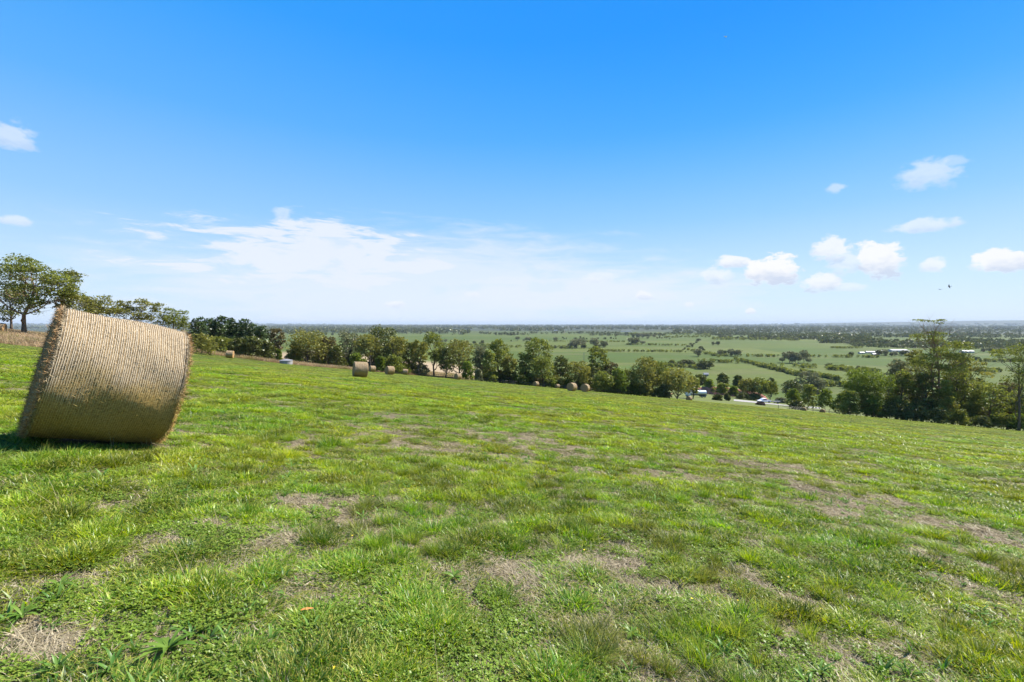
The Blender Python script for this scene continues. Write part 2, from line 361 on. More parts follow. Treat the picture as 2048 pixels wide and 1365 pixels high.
# ------------------------------------------------------------------ grass pieces
M_blade = leafmat('grass_blade', (.050, .116, .009), (.258, .366, .030), .45, (.46, .42, .09), True, gloss=.016)
M_straw = leafmat('dry_grass', (.150, .120, .068), (.470, .400, .270), .25, None, True, gloss=.010)
M_weed = leafmat('broad_leaf', (.075, .165, .028), (.15, .25, .05), .35, None, True, gloss=.012)
M_yel = simple('yellow_petal', (.75, .55, .03), .6, .1)
def blades(n, spread, L, wid, lean=.5, bend=.6, seg=3, flat=0.0, seed=0, per_mm=False):
    """n curved blades rooted in a disc; returns V, F, v, t"""
    g = np.random.default_rng(seed)
    rr = spread*np.sqrt(g.random(n)); a = g.random(n)*2*pi; bx = rr*np.cos(a); by = rr*np.sin(a)
    l = L*(.45+.75*g.random(n)); w = wid*(.6+.8*g.random(n))
    out = a + g.normal(0, .9, n); le = lean*(.25+g.random(n))*(0.5+rr/spread) ; cur = bend*g.random(n)
    s = np.linspace(0, 1, seg+1)
    ang = le[:, None] + cur[:, None]*s[None]*1.6 + flat
    ang = np.minimum(ang, 1.75)
    dh = np.sin(ang)*l[:, None]/seg; dz = np.cos(ang)*l[:, None]/seg
    H = np.concatenate([np.zeros((n, 1)), np.cumsum(dh[:, :-1], 1)], 1); Zz = np.concatenate([np.zeros((n, 1)), np.cumsum(dz[:, :-1], 1)], 1)
    H = np.concatenate([H[:, :1]*0, np.cumsum(dh, 1)[:, :seg]], 1)[:, :seg+1]; Zz = np.concatenate([Zz[:, :1]*0, np.cumsum(dz, 1)[:, :seg]], 1)[:, :seg+1]
    px = bx[:, None] + H*np.cos(out)[:, None]; py = by[:, None] + H*np.sin(out)[:, None]; pz = np.maximum(Zz, .003) - .004
    fa = out + pi/2 + g.normal(0, .6, n); wx = np.cos(fa)[:, None]; wy = np.sin(fa)[:, None]
    ww = w[:, None]*(1-s[None]**1.8)*.5 + 1e-5
    Lf = np.stack([px-wx*ww, py-wy*ww, pz], -1); Rt = np.stack([px+wx*ww, py+wy*ww, pz], -1)
    Vv = np.stack([Lf, Rt], 2).reshape(-1, 3); k = (np.arange(n)*(seg+1)*2)[:, None] + (np.arange(seg)*2)[None]
    Fq = np.stack([k, k+1, k+3, k+2], -1).reshape(-1, 4)
    v = np.repeat(g.random(n), seg); tt = np.tile(np.linspace(0, 1, seg), n)
    return Vv, Fq, v, tt
def src(name, parts, m):
    Vs, Fs, vs, ts = [], [], [], []; o = 0
    for Vv, Fq, v, tt in parts: Vs.append(Vv); Fs.append(Fq+o); vs.append(v); ts.append(tt); o += len(Vv)
    me = mesh_np(name, np.concatenate(Vs), np.concatenate(Fs), m, {'v': ('FACE', 'FLOAT', np.concatenate(vs)), 't': ('FACE', 'FLOAT', np.concatenate(ts))})
    return bpy.data.objects.new(name, me)          # never linked: only instanced
def leaf_strip(base, az, L, w, rise, droop, fold=.25, seg=6, rg=rng):
    """broad lance-shaped leaf with a folded midrib: 3 verts across"""
    s = np.linspace(0, 1, seg+1); ang = rise - droop*s**1.3
    d = L/seg; h = np.concatenate([[0], np.cumsum(np.cos(ang[:-1])*d)]); z = np.concatenate([[0], np.cumsum(np.sin(ang[:-1])*d)])
    ww = w*.5*np.sin(np.clip(s*.93+.07, 0, 1)*pi)**.75; ww[-1] = .001
    ca, sa = math.cos(az), math.sin(az); V = []
    wob = rg.normal(0, w*.05, (seg+1, 2))
    for k in range(seg+1):
        c = np.array([base[0]+h[k]*ca, base[1]+h[k]*sa, base[2]+z[k]])
        n = np.array([-sa, ca, 0])
        V += [c+n*(ww[k])+[0, 0, fold*ww[k]+wob[k, 0]], c, c-n*(ww[k])+[0, 0, fold*ww[k]+wob[k, 1]]]
    q = []
    for k in range(seg):
        for e in (0, 1): q.append((k*3+e, k*3+e+1, k*3+4+e, k*3+3+e))
    n = len(q); return np.array(V), np.array(q), np.full(n, rg.random()), np.repeat(np.linspace(0, 1, seg), 2)
def rosette(n, L, w, seed, rise=.7):
    g = np.random.default_rng(seed); out = []
    for k in range(n):
        out.append(leaf_strip((0, 0, .005), k*2.4+g.normal(0, .3), L*(.55+.6*g.random()), w*(.7+.5*g.random()), rise*(.4+g.random()), .5+.9*g.random(), rg=g))
    return out
def clover(n, spread, sz, seed):
    g = np.random.default_rng(seed); V = []; q = []; v = []
    for k in range(n):
        r = spread*math.sqrt(g.random()); a = g.random()*2*pi; z = .008+.03*g.random(); c = np.array([r*math.cos(a), r*math.sin(a), z]); rot = g.random()*6
        for j in range(3):
            b = rot+j*2.09; s = sz*(.7+.5*g.random()); o = len(V)
            d = np.array([math.cos(b), math.sin(b), .15+.3*g.normal()]); e = np.array([-math.sin(b), math.cos(b), .3*g.normal()])
            V += [c, c+d*s*.7+e*s*.5, c+d*s*1.05, c+d*s*.7-e*s*.5]; q.append((o, o+1, o+2, o+3)); v.append(g.random())
    return np.array(V), np.array(q), np.array(v), np.zeros(len(q))
fine = [src('grass_tuft', [blades(62, .10, .058, .0070, 1.15, .9, 3, seed=s)], M_blade) for s in (1, 2, 3, 4)]
mid = [src('grass_tuft', [blades(66, .10, .108, .0080, .85, 1.0, 4, seed=s)], M_blade) for s in (11, 12, 13)]
tall = [src('grass_tussock', [blades(190, .085, .20, .0045, .62, .8, 5, seed=s), blades(26, .08, .27, .004, .5, .9, 5, seed=s+50)], M_blade) for s in (21, 22)]
thatch = [src('dry_thatch', [blades(64, .12, .070, .0050, 1.3, .5, 3, .45, seed=s)], M_straw) for s in (31, 32, 33)]
weeds = [src('broadleaf_weed', rosette(14, .075, .016, s, .55), M_weed) for s in (41, 42)] + [src('broadleaf_weed', rosette(13, .11, .014, 43, .8), M_weed)]
clov = [src('clover_patch', [clover(110, .10, .011, s)], M_weed) for s in (51, 52)]
stalk = [src('seed_stalk', [blades(7, .05, .42, .0030, .28, .35, 5, seed=s)], M_straw) for s in (61, 62)]
def petal_src():
    V = []; q = []; g = np.random.default_rng(3)
    for k in range(7):
        a = k*.9; o = len(V); c = np.array([0, 0, .07]); d = np.array([math.cos(a), math.sin(a), .25])*.011; e = np.array([-math.sin(a), math.cos(a), 0])*.005
        V += [c, c+d*.7+e, c+d, c+d*.7-e]; q.append((o, o+1, o+2, o+3))
    return bpy.data.objects.new('yellow_flower', mesh_np('yellow_flower', np.array(V), np.array(q), M_yel))
def scatter(name, P, rot, scl, idx, tint, sources, label, cat):
    me = mesh_np(name, P, [], None, {'rot': ('POINT', 'FLOAT_VECTOR', rot), 'scl': ('POINT', 'FLOAT_VECTOR', scl), 'idx': ('POINT', 'INT', idx), 'tint': ('POINT', 'FLOAT_VECTOR', tint)})
    o = ob(name, me); tag(o, label, cat, kind='stuff')
    ng = bpy.data.node_groups.new(name, 'GeometryNodeTree')
    ng.interface.new_socket('Geometry', in_out='INPUT', socket_type='NodeSocketGeometry'); ng.interface.new_socket('Geometry', in_out='OUTPUT', socket_type='NodeSocketGeometry')
    N = ng.nodes.new; L = ng.links.new
    gi = N('NodeGroupInput'); go = N('NodeGroupOutput'); ip = N('GeometryNodeInstanceOnPoints'); jn = N('GeometryNodeJoinGeometry')
    for s_ in sources:
        oi = N('GeometryNodeObjectInfo'); oi.inputs['Object'].default_value = s_; oi.inputs['As Instance'].default_value = True; L(oi.outputs['Geometry'], jn.inputs[0])
    def na_(n_, ty):
        a = N('GeometryNodeInputNamedAttribute'); a.data_type = ty; a.inputs['Name'].default_value = n_; return a.outputs['Attribute']
    e2 = N('FunctionNodeEulerToRotation'); L(na_('rot', 'FLOAT_VECTOR'), e2.inputs[0])
    L(gi.outputs[0], ip.inputs['Points']); L(jn.outputs[0], ip.inputs['Instance']); ip.inputs['Pick Instance'].default_value = True
    L(na_('idx', 'INT'), ip.inputs['Instance Index']); L(e2.outputs[0], ip.inputs['Rotation']); L(na_('scl', 'FLOAT_VECTOR'), ip.inputs['Scale'])
    L(ip.outputs[0], go.inputs[0])
    md = o.modifiers.new('scatter', 'NODES'); md.node_group = ng
    return o
def polar_pts(n, r0, r1, p=0.0, half=58):
    """log-radial scatter inside the view wedge, a bit wider than the frame"""
    u = rng.random(n)
    if p == 0: r = r0*(r1/r0)**u
    else: r = (r0**p + u*(r1**p-r0**p))**(1/p)
    a = np.radians((rng.random(n)*2-1)*half)
    return r*np.sin(a), r*np.cos(a), r
BALE_C = np.array([-4.949, 5.584]); BALE_A = (math.sin(R_(42.1)), math.cos(R_(42.1)))
def not_bale(x, y):
    dx, dy = x-BALE_C[0], y-BALE_C[1]; u = dx*BALE_A[0]+dy*BALE_A[1]; v = -dx*BALE_A[1]+dy*BALE_A[0]
    return ~((np.abs(u) < .56) & (np.abs(v) < .42))
def make_grass():
    jobs = {'short_grass': [], 'tussock_grass': [], 'dry_thatch': [], 'broadleaf_weeds': [], 'clover': [], 'seed_stalks': [], 'yellow_flowers': [], 'long_dry_grass': []}
    def pack(x, y, s_xy, s_z, nsrc, tint, sink=0.0, k0=0):
        n = len(x); yaw = rng.random(n)*2*pi; e_ = .25*s_xy+.05          # each tuft lies square to the slope
        gx = (gz(x+e_, y)-gz(x-e_, y))/(2*e_); gy = (gz(x, y+e_)-gz(x, y-e_))/(2*e_); cy_, sy_ = np.cos(yaw), np.sin(yaw)
        rot = np.stack([cy_*gy-sy_*gx+rng.normal(0, .06, n)/s_xy, -sy_*gy-cy_*gx+rng.normal(0, .06, n)/s_xy, yaw], -1)
        P = np.stack([x, y, gz(x, y)-sink], -1); return [P, rot, np.stack([s_xy, s_xy, s_z], -1), rng.integers(0, nsrc, n)+k0, tint]
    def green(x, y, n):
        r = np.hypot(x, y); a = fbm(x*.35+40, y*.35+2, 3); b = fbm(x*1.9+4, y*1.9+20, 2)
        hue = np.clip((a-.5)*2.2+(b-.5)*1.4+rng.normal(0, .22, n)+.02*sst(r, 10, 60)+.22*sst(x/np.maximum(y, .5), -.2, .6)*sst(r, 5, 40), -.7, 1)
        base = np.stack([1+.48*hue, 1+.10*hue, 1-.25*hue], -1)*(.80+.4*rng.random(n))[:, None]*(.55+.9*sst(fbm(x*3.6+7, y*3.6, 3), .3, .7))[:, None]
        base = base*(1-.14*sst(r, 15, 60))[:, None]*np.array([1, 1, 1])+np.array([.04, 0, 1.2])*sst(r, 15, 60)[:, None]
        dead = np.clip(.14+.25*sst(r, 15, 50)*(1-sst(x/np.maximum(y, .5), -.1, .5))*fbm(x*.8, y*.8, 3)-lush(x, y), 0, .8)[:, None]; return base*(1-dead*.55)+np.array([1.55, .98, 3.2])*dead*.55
    # near to middle distance living grass; clumps grow wider with distance
    x, y, r = polar_pts(120000, 1.0, 165, 0.0)
    l = lush(x, y); s = np.maximum(1, r/7.0); rf = rough_field(x, y)
    keep = (rng.random(len(x)) < np.clip(.62+1.0*l, .06, 1)) & not_bale(x, y) & (rf < .5) & ((r > 5) | (rng.random(len(x)) < .75))
    x, y, s, l, r = x[keep], y[keep], s[keep], l[keep], r[keep]; n = len(x)
    hn = fbm(x*4.2+60, y*4.2, 2); sz = s**.28*(.45+.5*rng.random(n))*(.35+.75*np.clip(l+.15, 0, 1)+1.1*np.clip(hn-.45, 0, .5))*(1-.65*sst(r, 25, 80)); zz = 0
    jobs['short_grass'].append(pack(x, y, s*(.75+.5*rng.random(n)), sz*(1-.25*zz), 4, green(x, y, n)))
    # longer, lusher tufts
    x, y, r = polar_pts(24000, 1.2, 130, 0.0); l = lush(x, y); s = np.maximum(1, r/8.0)
    keep = (rng.random(len(x)) < np.clip((l-.10)*1.3, .015, .75)) & not_bale(x, y) & (rough_field(x, y) < .5)
    x, y, s, l = x[keep], y[keep], s[keep], l[keep]; n = len(x)
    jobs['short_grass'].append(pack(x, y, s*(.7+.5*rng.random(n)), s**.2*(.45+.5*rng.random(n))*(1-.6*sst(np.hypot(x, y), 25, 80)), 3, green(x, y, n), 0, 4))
    # tussocks
    x, y, r = polar_pts(5200, 2.0, 95, .35); l = fbm(x*.8+9, y*.8, 3)
    keep = (l > .52) & not_bale(x, y) & (rough_field(x, y) < .5); x, y, r = x[keep], y[keep], r[keep]; n = len(x)
    s = .40+.65*rng.random(n)**2+r/45
    jobs['tussock_grass'].append(pack(x, y, s, (.38+.42*rng.random(n))*(1-.5*sst(r, 30, 80)), 2, green(x, y, n)*.92))
    # mounded clumps of lusher grass, each a few tufts tallest in the middle
    cx, cy, r = polar_pts(3000, 1.8, 75, .25); keep = (rng.random(len(cx)) < np.clip(.35+.6*lush(cx, cy), .08, .9)) & (rough_field(cx, cy) < .5); cx, cy, r = cx[keep], cy[keep], r[keep]; m_ = 13
    R0 = (.07+.19*rng.random(len(cx))**1.5)*(1+r/28); a = rng.random((len(cx), m_))*2*pi; q = rng.random((len(cx), m_))**.5
    x = (cx[:, None]+np.cos(a)*q*R0[:, None]).ravel(); y = (cy[:, None]+np.sin(a)*q*R0[:, None]*.8).ravel(); hz = ((1.15-.75*q**2)*(.45+2.2*np.minimum(R0, .28)[:, None])).ravel(); rr = np.repeat(r, m_); ok = not_bale(x, y)
    x, y, hz, rr = x[ok], y[ok], hz[ok], rr[ok]; n = len(x); ct = np.repeat(.72+.5*rng.random(len(cx)), m_)[ok][:, None]
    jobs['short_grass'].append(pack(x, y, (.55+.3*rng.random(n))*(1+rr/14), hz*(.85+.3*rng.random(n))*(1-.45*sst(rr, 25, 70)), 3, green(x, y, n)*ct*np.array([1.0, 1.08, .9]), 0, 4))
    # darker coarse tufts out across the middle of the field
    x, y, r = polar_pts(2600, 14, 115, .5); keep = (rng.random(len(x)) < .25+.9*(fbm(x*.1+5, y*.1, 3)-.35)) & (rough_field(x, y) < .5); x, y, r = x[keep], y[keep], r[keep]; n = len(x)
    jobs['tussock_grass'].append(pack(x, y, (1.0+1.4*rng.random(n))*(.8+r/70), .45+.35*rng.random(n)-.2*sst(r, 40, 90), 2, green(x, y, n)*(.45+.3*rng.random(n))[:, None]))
    # grass standing round the foot of the big bale
    k = 420; u = rng.uniform(-.8, .8, k); v = rng.uniform(.33, .75, k)
    bx = BALE_C[0]+u*BALE_A[0]+v*BALE_A[1]; by = BALE_C[1]+u*BALE_A[1]-v*BALE_A[0]
    jobs['short_grass'].append(pack(bx, by, .7+.4*rng.random(k), .8+.9*rng.random(k)**2, 3, green(bx, by, k), 0, 4))
    k = 90; u = rng.uniform(-.85, .8, k); v = rng.uniform(.4, 1.0, k); bx = BALE_C[0]+u*BALE_A[0]+v*BALE_A[1]; by = BALE_C[1]+u*BALE_A[1]-v*BALE_A[0]
    jobs['dry_thatch'].append(pack(bx, by, .5+.6*rng.random(k), .4+.6*rng.random(k), 3, np.ones((k, 1))*np.array([1.15, 1.05, .9])))
    # dead thatch
    x, y, r = polar_pts(110000, 1.0, 120, 0.0); l = lush(x, y); s = np.maximum(1, r/7.0)
    keep = (rng.random(len(x)) < np.clip(.62-.6*l, .25, 1)*(1-.45*sst(r, 12, 60))) & not_bale(x, y) & (rough_field(x, y) < .5)
    x, y, s = x[keep], y[keep], s[keep]; n = len(x); g = (.7+.6*rng.random(n))[:, None]*np.array([1, 1, 1])
    jobs['dry_thatch'].append(pack(x, y, s*(.8+.5*rng.random(n)), s**.3*(.45+.4*rng.random(n))*(1-.6*sst(s, 3, 10)), 3, g*np.array([.97, .97, .95])))
    # long dry grass outside the field
    x, y, r = polar_pts(60000, 30, 175, .8, 52); rf = rough_field(x, y); keep = (rf > .35) & (y < 175); x, y, r = x[keep], y[keep], r[keep]; n = len(x)
    side = sst(x/y, -.25, 0)
    g = (.75+.6*rng.random(n))[:, None]*np.array([1.12, .96, .84]); gr = rng.random(n) < .16+.5*side; g[gr] *= np.array([.5, .72, .34])
    hh = (.55+.75*fbm(x*.12, y*.12, 3))*(.7+.5*rng.random(n))*(1.5-.85*sst(-x/y, .8, .6) if False else 1)*np.where(side > .5, .22, 1.0)*np.where(x/y > -.7, 1.05, .9)
    jobs['long_dry_grass'].append(pack(x, y, r/70*(.7+.6*rng.random(n)), hh, 2, g))
    # weeds and clover
    x, y, r = polar_pts(3800, 1.3, 24, .4); l = fbm(x*.6+50, y*.6, 3); keep = (l > .46) & not_bale(x, y); x, y, r = x[keep], y[keep], r[keep]; n = len(x)
    jobs['broadleaf_weeds'].append(pack(x, y, (.5+.6*rng.random(n))*np.maximum(1, r/10), .5+.6*rng.random(n), 3, (.75+.5*rng.random(n))[:, None]*np.array([.95, 1, 1.0])))
    x, y, r = polar_pts(9000, 1.0, 26, .2); l = fbm(x*2.8+80, y*2.8+5, 2); keep = (l > .50) & (rng.random(len(x)) < .5) & not_bale(x, y); x, y, r = x[keep], y[keep], r[keep]; n = len(x)
    jobs['clover'].append(pack(x, y, (.7+.6*rng.random(n))*np.maximum(1, r/8), .8+.6*rng.random(n), 2, (.8+.6*rng.random(n))[:, None]*np.array([1.25, 1.0, .7])))
    x, y, r = polar_pts(420, 1.6, 45, .5); keep = not_bale(x, y); x, y = x[keep], y[keep]; n = len(x)
    jobs['seed_stalks'].append(pack(x, y, .6+.5*rng.random(n), .35+.5*rng.random(n), 2, (.45+.6*rng.random(n))[:, None]*np.array([.9, .9, .7])))
    x, y, r = polar_pts(90, 2, 40, .6, 48); keep = not_bale(x, y); x, y, r = x[keep], y[keep], r[keep]; n = len(x)
    jobs['yellow_flowers'].append(pack(x, y, .6+r/26, .7+.3*rng.random(n), 1, np.ones((n, 3))))
    info = {'long_dry_grass': ([src('long_dry_grass', [blades(90, .55, .75, .016, .35, .55, 4, seed=s)], M_straw) for s in (71, 72)], 'long feathery straw coloured grass along the far edge of the field', 'dry grass'), 'short_grass': (fine+mid, 'short bright green pasture grass covering the whole field', 'grass'), 'tussock_grass': (tall, 'longer dark green tussocks dotted through the short grass', 'grass'),
            'dry_thatch': (thatch, 'dry straw coloured grass lying in bare patches and along the far edge', 'dry grass'), 'broadleaf_weeds': (weeds, 'small broad leaved weeds scattered among the grass', 'weeds'),
            'clover': (clov, 'low clover leaves matted between the grass tufts', 'clover'), 'seed_stalks': (stalk, 'thin dry seed stalks standing above the grass', 'stalks'), 'yellow_flowers': ([petal_src()], 'tiny yellow flowers dotted in the grass', 'flowers')}
    for k, js in jobs.items():
        A = [np.concatenate([j[i] for j in js]) for i in range(5)]; s_, lab, cat = info[k]
        scatter(k, A[0], A[1], A[2], A[3], A[4], s_, lab, cat)
make_grass()

# single plants that stand out in the foreground
def plant(name, X, Y, parts, m, label, cat, tint=(1, 1, 1), sc=1, group=None):
    x, y = hit(X, Y); mm = m.copy(); t = mm.node_tree
    for n in list(t.nodes):
        if n.type == 'ATTRIBUTE' and n.attribute_name == 'tint':
            for l in list(n.outputs['Color'].links):
                s_ = l.to_socket; t.links.remove(l); s_.default_value = (*tint, 1)
    o = src(name, parts, mm); link(o); o.location = (x, y, float(gz(x, y))+(.03 if cat == 'weed' else -.005)); o.scale = (sc, sc, sc); o.rotation_euler = (0, 0, random.uniform(0, 6)); return tag(o, label, cat, group)
PL = [('X', 318, 1330, 1.35, 'large pale green rosette of long ribbed leaves at the bottom left corner of the field', 'r'),
      ('X', 100, 1195, 1.1, 'dark green clump of long upright leaves beside bare ground at the left edge', 'r'),
      ('X', 1270, 1295, 0.8, 'dark leafy rosette on dry ground near the bottom centre', 'r'),
      ('X', 20, 1260, 1.0, 'broad leaved weed half out of frame at the lower left edge', 'r'),
      ('X', 905, 1175, 0.9, 'strappy green rosette in front of the roundest grass tussock', 'r'),
      ('T', 915, 1062, 1.15, 'round dense dark green tussock standing alone in the middle foreground', 't'),
      ('T', 1585, 1160, 1.0, 'spiky tussock with reddish base on the bare patch right of centre', 't'),
      ('T', 1000, 1225, .85, 'small bristly tussock on bare earth near the bottom centre', 't'),
      ('T', 655, 895, 1.7, 'wide dark tussock in the middle distance right of the big bale', 't'),
      ('T', 1490, 1003, 1.25, 'dark tufted tussock casting shade at the right middle', 't'),
      ('T', 1625, 1005, 1.1, 'tussock with a shaded foot beside the pale bare strip on the right', 't'),
      ('T', 480, 1040, 1.0, 'loose bright green clump of long blades left of centre', 't'),
      ('T', 1095, 925, 1.3, 'low dark tussock beside the dry patch beyond the round one', 't'),
      ('T', 1900, 1020, 1.4, 'long dark tussock near the right edge of the field', 't')]
for i_, (k, X, Y, sc, lab, kk) in enumerate(PL):
    if kk == 'r': plant('rosette_weed', X, Y, rosette(18, .14, .021, 100+i_, .55), M_weed, lab, 'weed', (1.15, 1.05, .85), sc*.72)
    else: plant('grass_tussock', X, Y, [blades(330, .10, .15, .0042, .75, .7, 5, seed=100+i_)], M_blade, lab, 'tussock', (.78, .95, .9), sc)
for i_, (X, Y, L, lab) in enumerate([(1935, 1085, .45, 'single tall thin dry stalk standing up at the right edge'), (975, 1170, .22, 'short dark stalk beside the middle foreground tussock'),
                                     (215, 905, .62, 'pale straw stalk leaning in front of the big bale'), (290, 900, .55, 'green and yellow grass stalks rising before the right foot of the big bale'), (420, 970, .4, 'dry grass stalk standing just right of the big bale')]):
    plant('grass_stalk', X, Y, [blades(3 if i_ < 3 else 6, .05, L, .0035, .3, .3, 6, seed=200+i_)], M_straw, lab, 'stalk', (.9, .9, .7) if i_ != 1 else (.35, .3, .3), 1)
x, y = hit(590, 1250)
lf = src('fallen_leaf', [leaf_strip((0, 0, .04), .3, .07, .02, .1, .3)], simple('orange_leaf', (.55, .22, .06), .7, .2)); link(lf); lf.location = (x, y, float(gz(x, y))); tag(lf, 'small fallen orange leaf lying on the grass at lower left', 'leaf')

# ------------------------------------------------------------------ hay bales
def bale_body_mat():
    m, t, o = mat('baled_hay'); tc = t.new('ShaderNodeTexCoord').outputs['Object']
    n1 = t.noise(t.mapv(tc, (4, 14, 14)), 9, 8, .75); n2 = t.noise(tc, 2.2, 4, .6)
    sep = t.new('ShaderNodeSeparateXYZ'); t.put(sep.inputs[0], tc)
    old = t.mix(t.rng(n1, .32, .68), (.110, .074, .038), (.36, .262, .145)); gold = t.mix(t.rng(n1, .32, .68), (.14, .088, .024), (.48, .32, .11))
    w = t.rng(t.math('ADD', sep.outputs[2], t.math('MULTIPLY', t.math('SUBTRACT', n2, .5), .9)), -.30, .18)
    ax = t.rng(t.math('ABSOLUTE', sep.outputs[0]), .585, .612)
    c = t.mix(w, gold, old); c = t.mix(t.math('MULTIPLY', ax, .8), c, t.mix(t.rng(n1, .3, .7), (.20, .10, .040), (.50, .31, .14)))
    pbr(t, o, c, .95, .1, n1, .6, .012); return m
M_hay = bale_body_mat()
def net_mat():
    m, t, o = mat('net_twine'); tc = t.new('ShaderNodeTexCoord').outputs['Object']; sep = t.new('ShaderNodeSeparateXYZ'); t.put(sep.inputs[0], tc)
    n2 = t.noise(tc, 2.2, 4, .6); w = t.rng(t.math('ADD', sep.outputs[2], t.math('MULTIPLY', t.math('SUBTRACT', n2, .5), .9)), -.30, .18)
    n = t.noise(tc, 38, 2, .6); c = t.mix(w, (.44, .33, .12), (.55, .47, .345)); c = t.mix(1.0, c, t.rng(n, .4, .6, .78, 1.1), 'MULTIPLY'); pbr(t, o, c, .7, .15); return m
M_net = net_mat()
def straw_mat():
    m, t, o = mat('loose_straw'); v = attr(t, 'v'); tc = t.new('ShaderNodeTexCoord').outputs['Object']; sep = t.new('ShaderNodeSeparateXYZ'); t.put(sep.inputs[0], tc)
    n2 = t.noise(tc, 2.2, 4, .6); w = t.rng(t.math('ADD', sep.outputs[2], t.math('MULTIPLY', t.math('SUBTRACT', n2, .5), .9)), -.30, .18)
    c = t.mix(w, t.mix(v, (.12, .09, .02), (.42, .31, .10)), t.mix(v, (.17, .125, .07), (.52, .42, .27)))
    e = t.rng(t.math('ABSOLUTE', sep.outputs[0]), .59, .62); c = t.mix(t.math('MULTIPLY', e, .7), c, t.mix(v, (.19, .088, .032), (.60, .34, .13)))
    pbr(t, o, c, .85, .15); return m
M_lstraw = straw_mat()
def bale_r(a, u, R=.75):
    """radius at angle a, axial u in [-1,1]"""
    return R*(1 + .012*np.sin(3*a+1)+.010*np.sin(2*a+u*2) + .010*np.sin(7*a+5*u) - .02*u*u)
def bale_meshes(R, L, nA, nL, nring, nstraw, seed, detail):
    g = np.random.default_rng(seed)
    a = np.linspace(0, 2*pi, nA, endpoint=False)
    c = .05 if detail else .04                       # rounded shoulder
    prof = [(-L/2, 0.0), (-L/2-.02, .35*R), (-L/2-.015, .8*R)]
    prof += [(-L/2+c*(1-math.cos(k)), R-c*(1-math.sin(k))) for k in np.linspace(0, pi/2, 4)]
    prof += [(xx, R) for xx in np.linspace(-L/2+c, L/2-c, nL)[1:-1]]
    prof += [(L/2-c*(1-math.cos(k)), R-c*(1-math.sin(k))) for k in np.linspace(pi/2, 0, 4)]
    prof += [(L/2+.015, .8*R), (L/2+.02, .35*R), (L/2, 0.0)]
    P = np.array(prof); u = P[:, 0]/(L/2)
    rr = P[:, 1][:, None]*bale_r(a[None], u[:, None], 1.0)
    nz = (g.random(rr.shape)-.5)*(.006 if detail else .02)*(P[:, 1][:, None] > .02)
    X = np.repeat(P[:, 0][:, None], nA, 1) + (g.random(rr.shape)-.5)*.012; rr = rr+nz
    # settled flat foot
    Yb = rr*np.sin(a)[None]; Zb = rr*np.cos(a)[None]; Zb = np.where(Zb < -.93*R, -.93*R+(Zb+.93*R)*.35, Zb)
    V = np.stack([X, Yb, Zb], -1).reshape(-1, 3)
    i, j = np.meshgrid(np.arange(len(P)-1), np.arange(nA), indexing='ij'); j2 = (j+1) % nA
    Qd = np.stack([i*nA+j, (i+1)*nA+j, (i+1)*nA+j2, i*nA+j2], -1).reshape(-1, 4)
    body = mesh_np('hay_roll', V, Qd, M_hay, smooth=True)
    # net threads
    s = np.linspace(0, 2*pi, 120 if detail else 24, endpoint=False); Vn = []; Fn = []; w = .0020 if detail else .006
    for k in range(nring):
        x0 = -L/2+.03+(L-.06)*k/(nring-1); ph = g.random()*6
        xs = x0+.003*np.sin(s*3+ph)+.0009*g.normal(size=len(s))*(1 if detail else 6)
        r2 = R*bale_r(s, x0/(L/2), 1.0)+.006+.0006*g.normal(size=len(s))
        yb = r2*np.sin(s); zb = r2*np.cos(s); zb = np.where(zb < -.93*R, -.93*R+(zb+.93*R)*.35, zb)
        o = len(Vn)*1; n_ = len(s)
        base = sum(len(q) for q in Vn)
        Vn.append(np.stack([xs-w, yb, zb], -1)); Vn.append(np.stack([xs+w, yb, zb], -1))
        kk = np.arange(n_); k2 = (kk+1) % n_; Fn.append(np.stack([base+kk, base+kk+n_, base+k2+n_, base+k2], -1))
    net = mesh_np('net_wrap', np.concatenate(Vn), np.concatenate(Fn), M_net)
    if not detail: return body, net, None
    # loose straws: on the barrel and bristling at both rims
    n1 = int(nstraw*.20); n2 = nstraw-n1
    a1 = g.random(n1)*2*pi; x1 = (g.random(n1)-.5)*(L-.02); r1 = R*bale_r(a1, x1/(L/2), 1.0)+.004
    p1 = np.stack([x1, r1*np.sin(a1), r1*np.cos(a1)], -1); nr = np.stack([0*a1, np.sin(a1), np.cos(a1)], -1); tg = np.stack([0*a1, np.cos(a1), -np.sin(a1)], -1); ax = np.tile([1., 0, 0], (n1, 1))
    b = g.normal(0, .7, n1)
    d1 = tg*np.cos(b)[:, None]+ax*np.sin(b)[:, None]+nr*(np.abs(g.normal(0, .16, n1)))[:, None]; l1 = .02+.05*g.random(n1)
    a2 = g.random(n2)*2*pi; sd_ = np.where(g.random(n2) < .5, -1, 1); rfrac = np.where(g.random(n2) < .6, .93+.08*g.random(n2), np.sqrt(g.random(n2)))
    r2 = R*rfrac; p2 = np.stack([sd_*(L/2+.01-.03*(rfrac > .97)), r2*np.sin(a2), r2*np.cos(a2)], -1)
    d2 = np.stack([sd_*(.05+.45*g.random(n2)), 0*a2, 0*a2], -1)+g.normal(0, .75, (n2, 3)); l2 = .02+.06*g.random(n2)**1.5
    p = np.concatenate([p1, p2]); d = np.concatenate([d1, d2]); d /= np.linalg.norm(d, axis=1)[:, None]; l = np.concatenate([l1, l2])[:, None]
    side = np.cross(d, g.normal(size=d.shape)); side /= np.linalg.norm(side, axis=1)[:, None]; side *= (.0011+.0012*g.random((len(p), 1)))
    mp = p+d*l*.5+g.normal(0, .006, p.shape); en = p+d*l+g.normal(0, .008, p.shape)
    pz = p.copy(); Vv = np.stack([p-side, p+side, mp+side, mp-side, en], 1); keepz = (Vv[:, :, 2] > -.80*R-.12).all(1); Vv = Vv[keepz]; n = len(Vv); Vv = Vv.reshape(-1, 3)
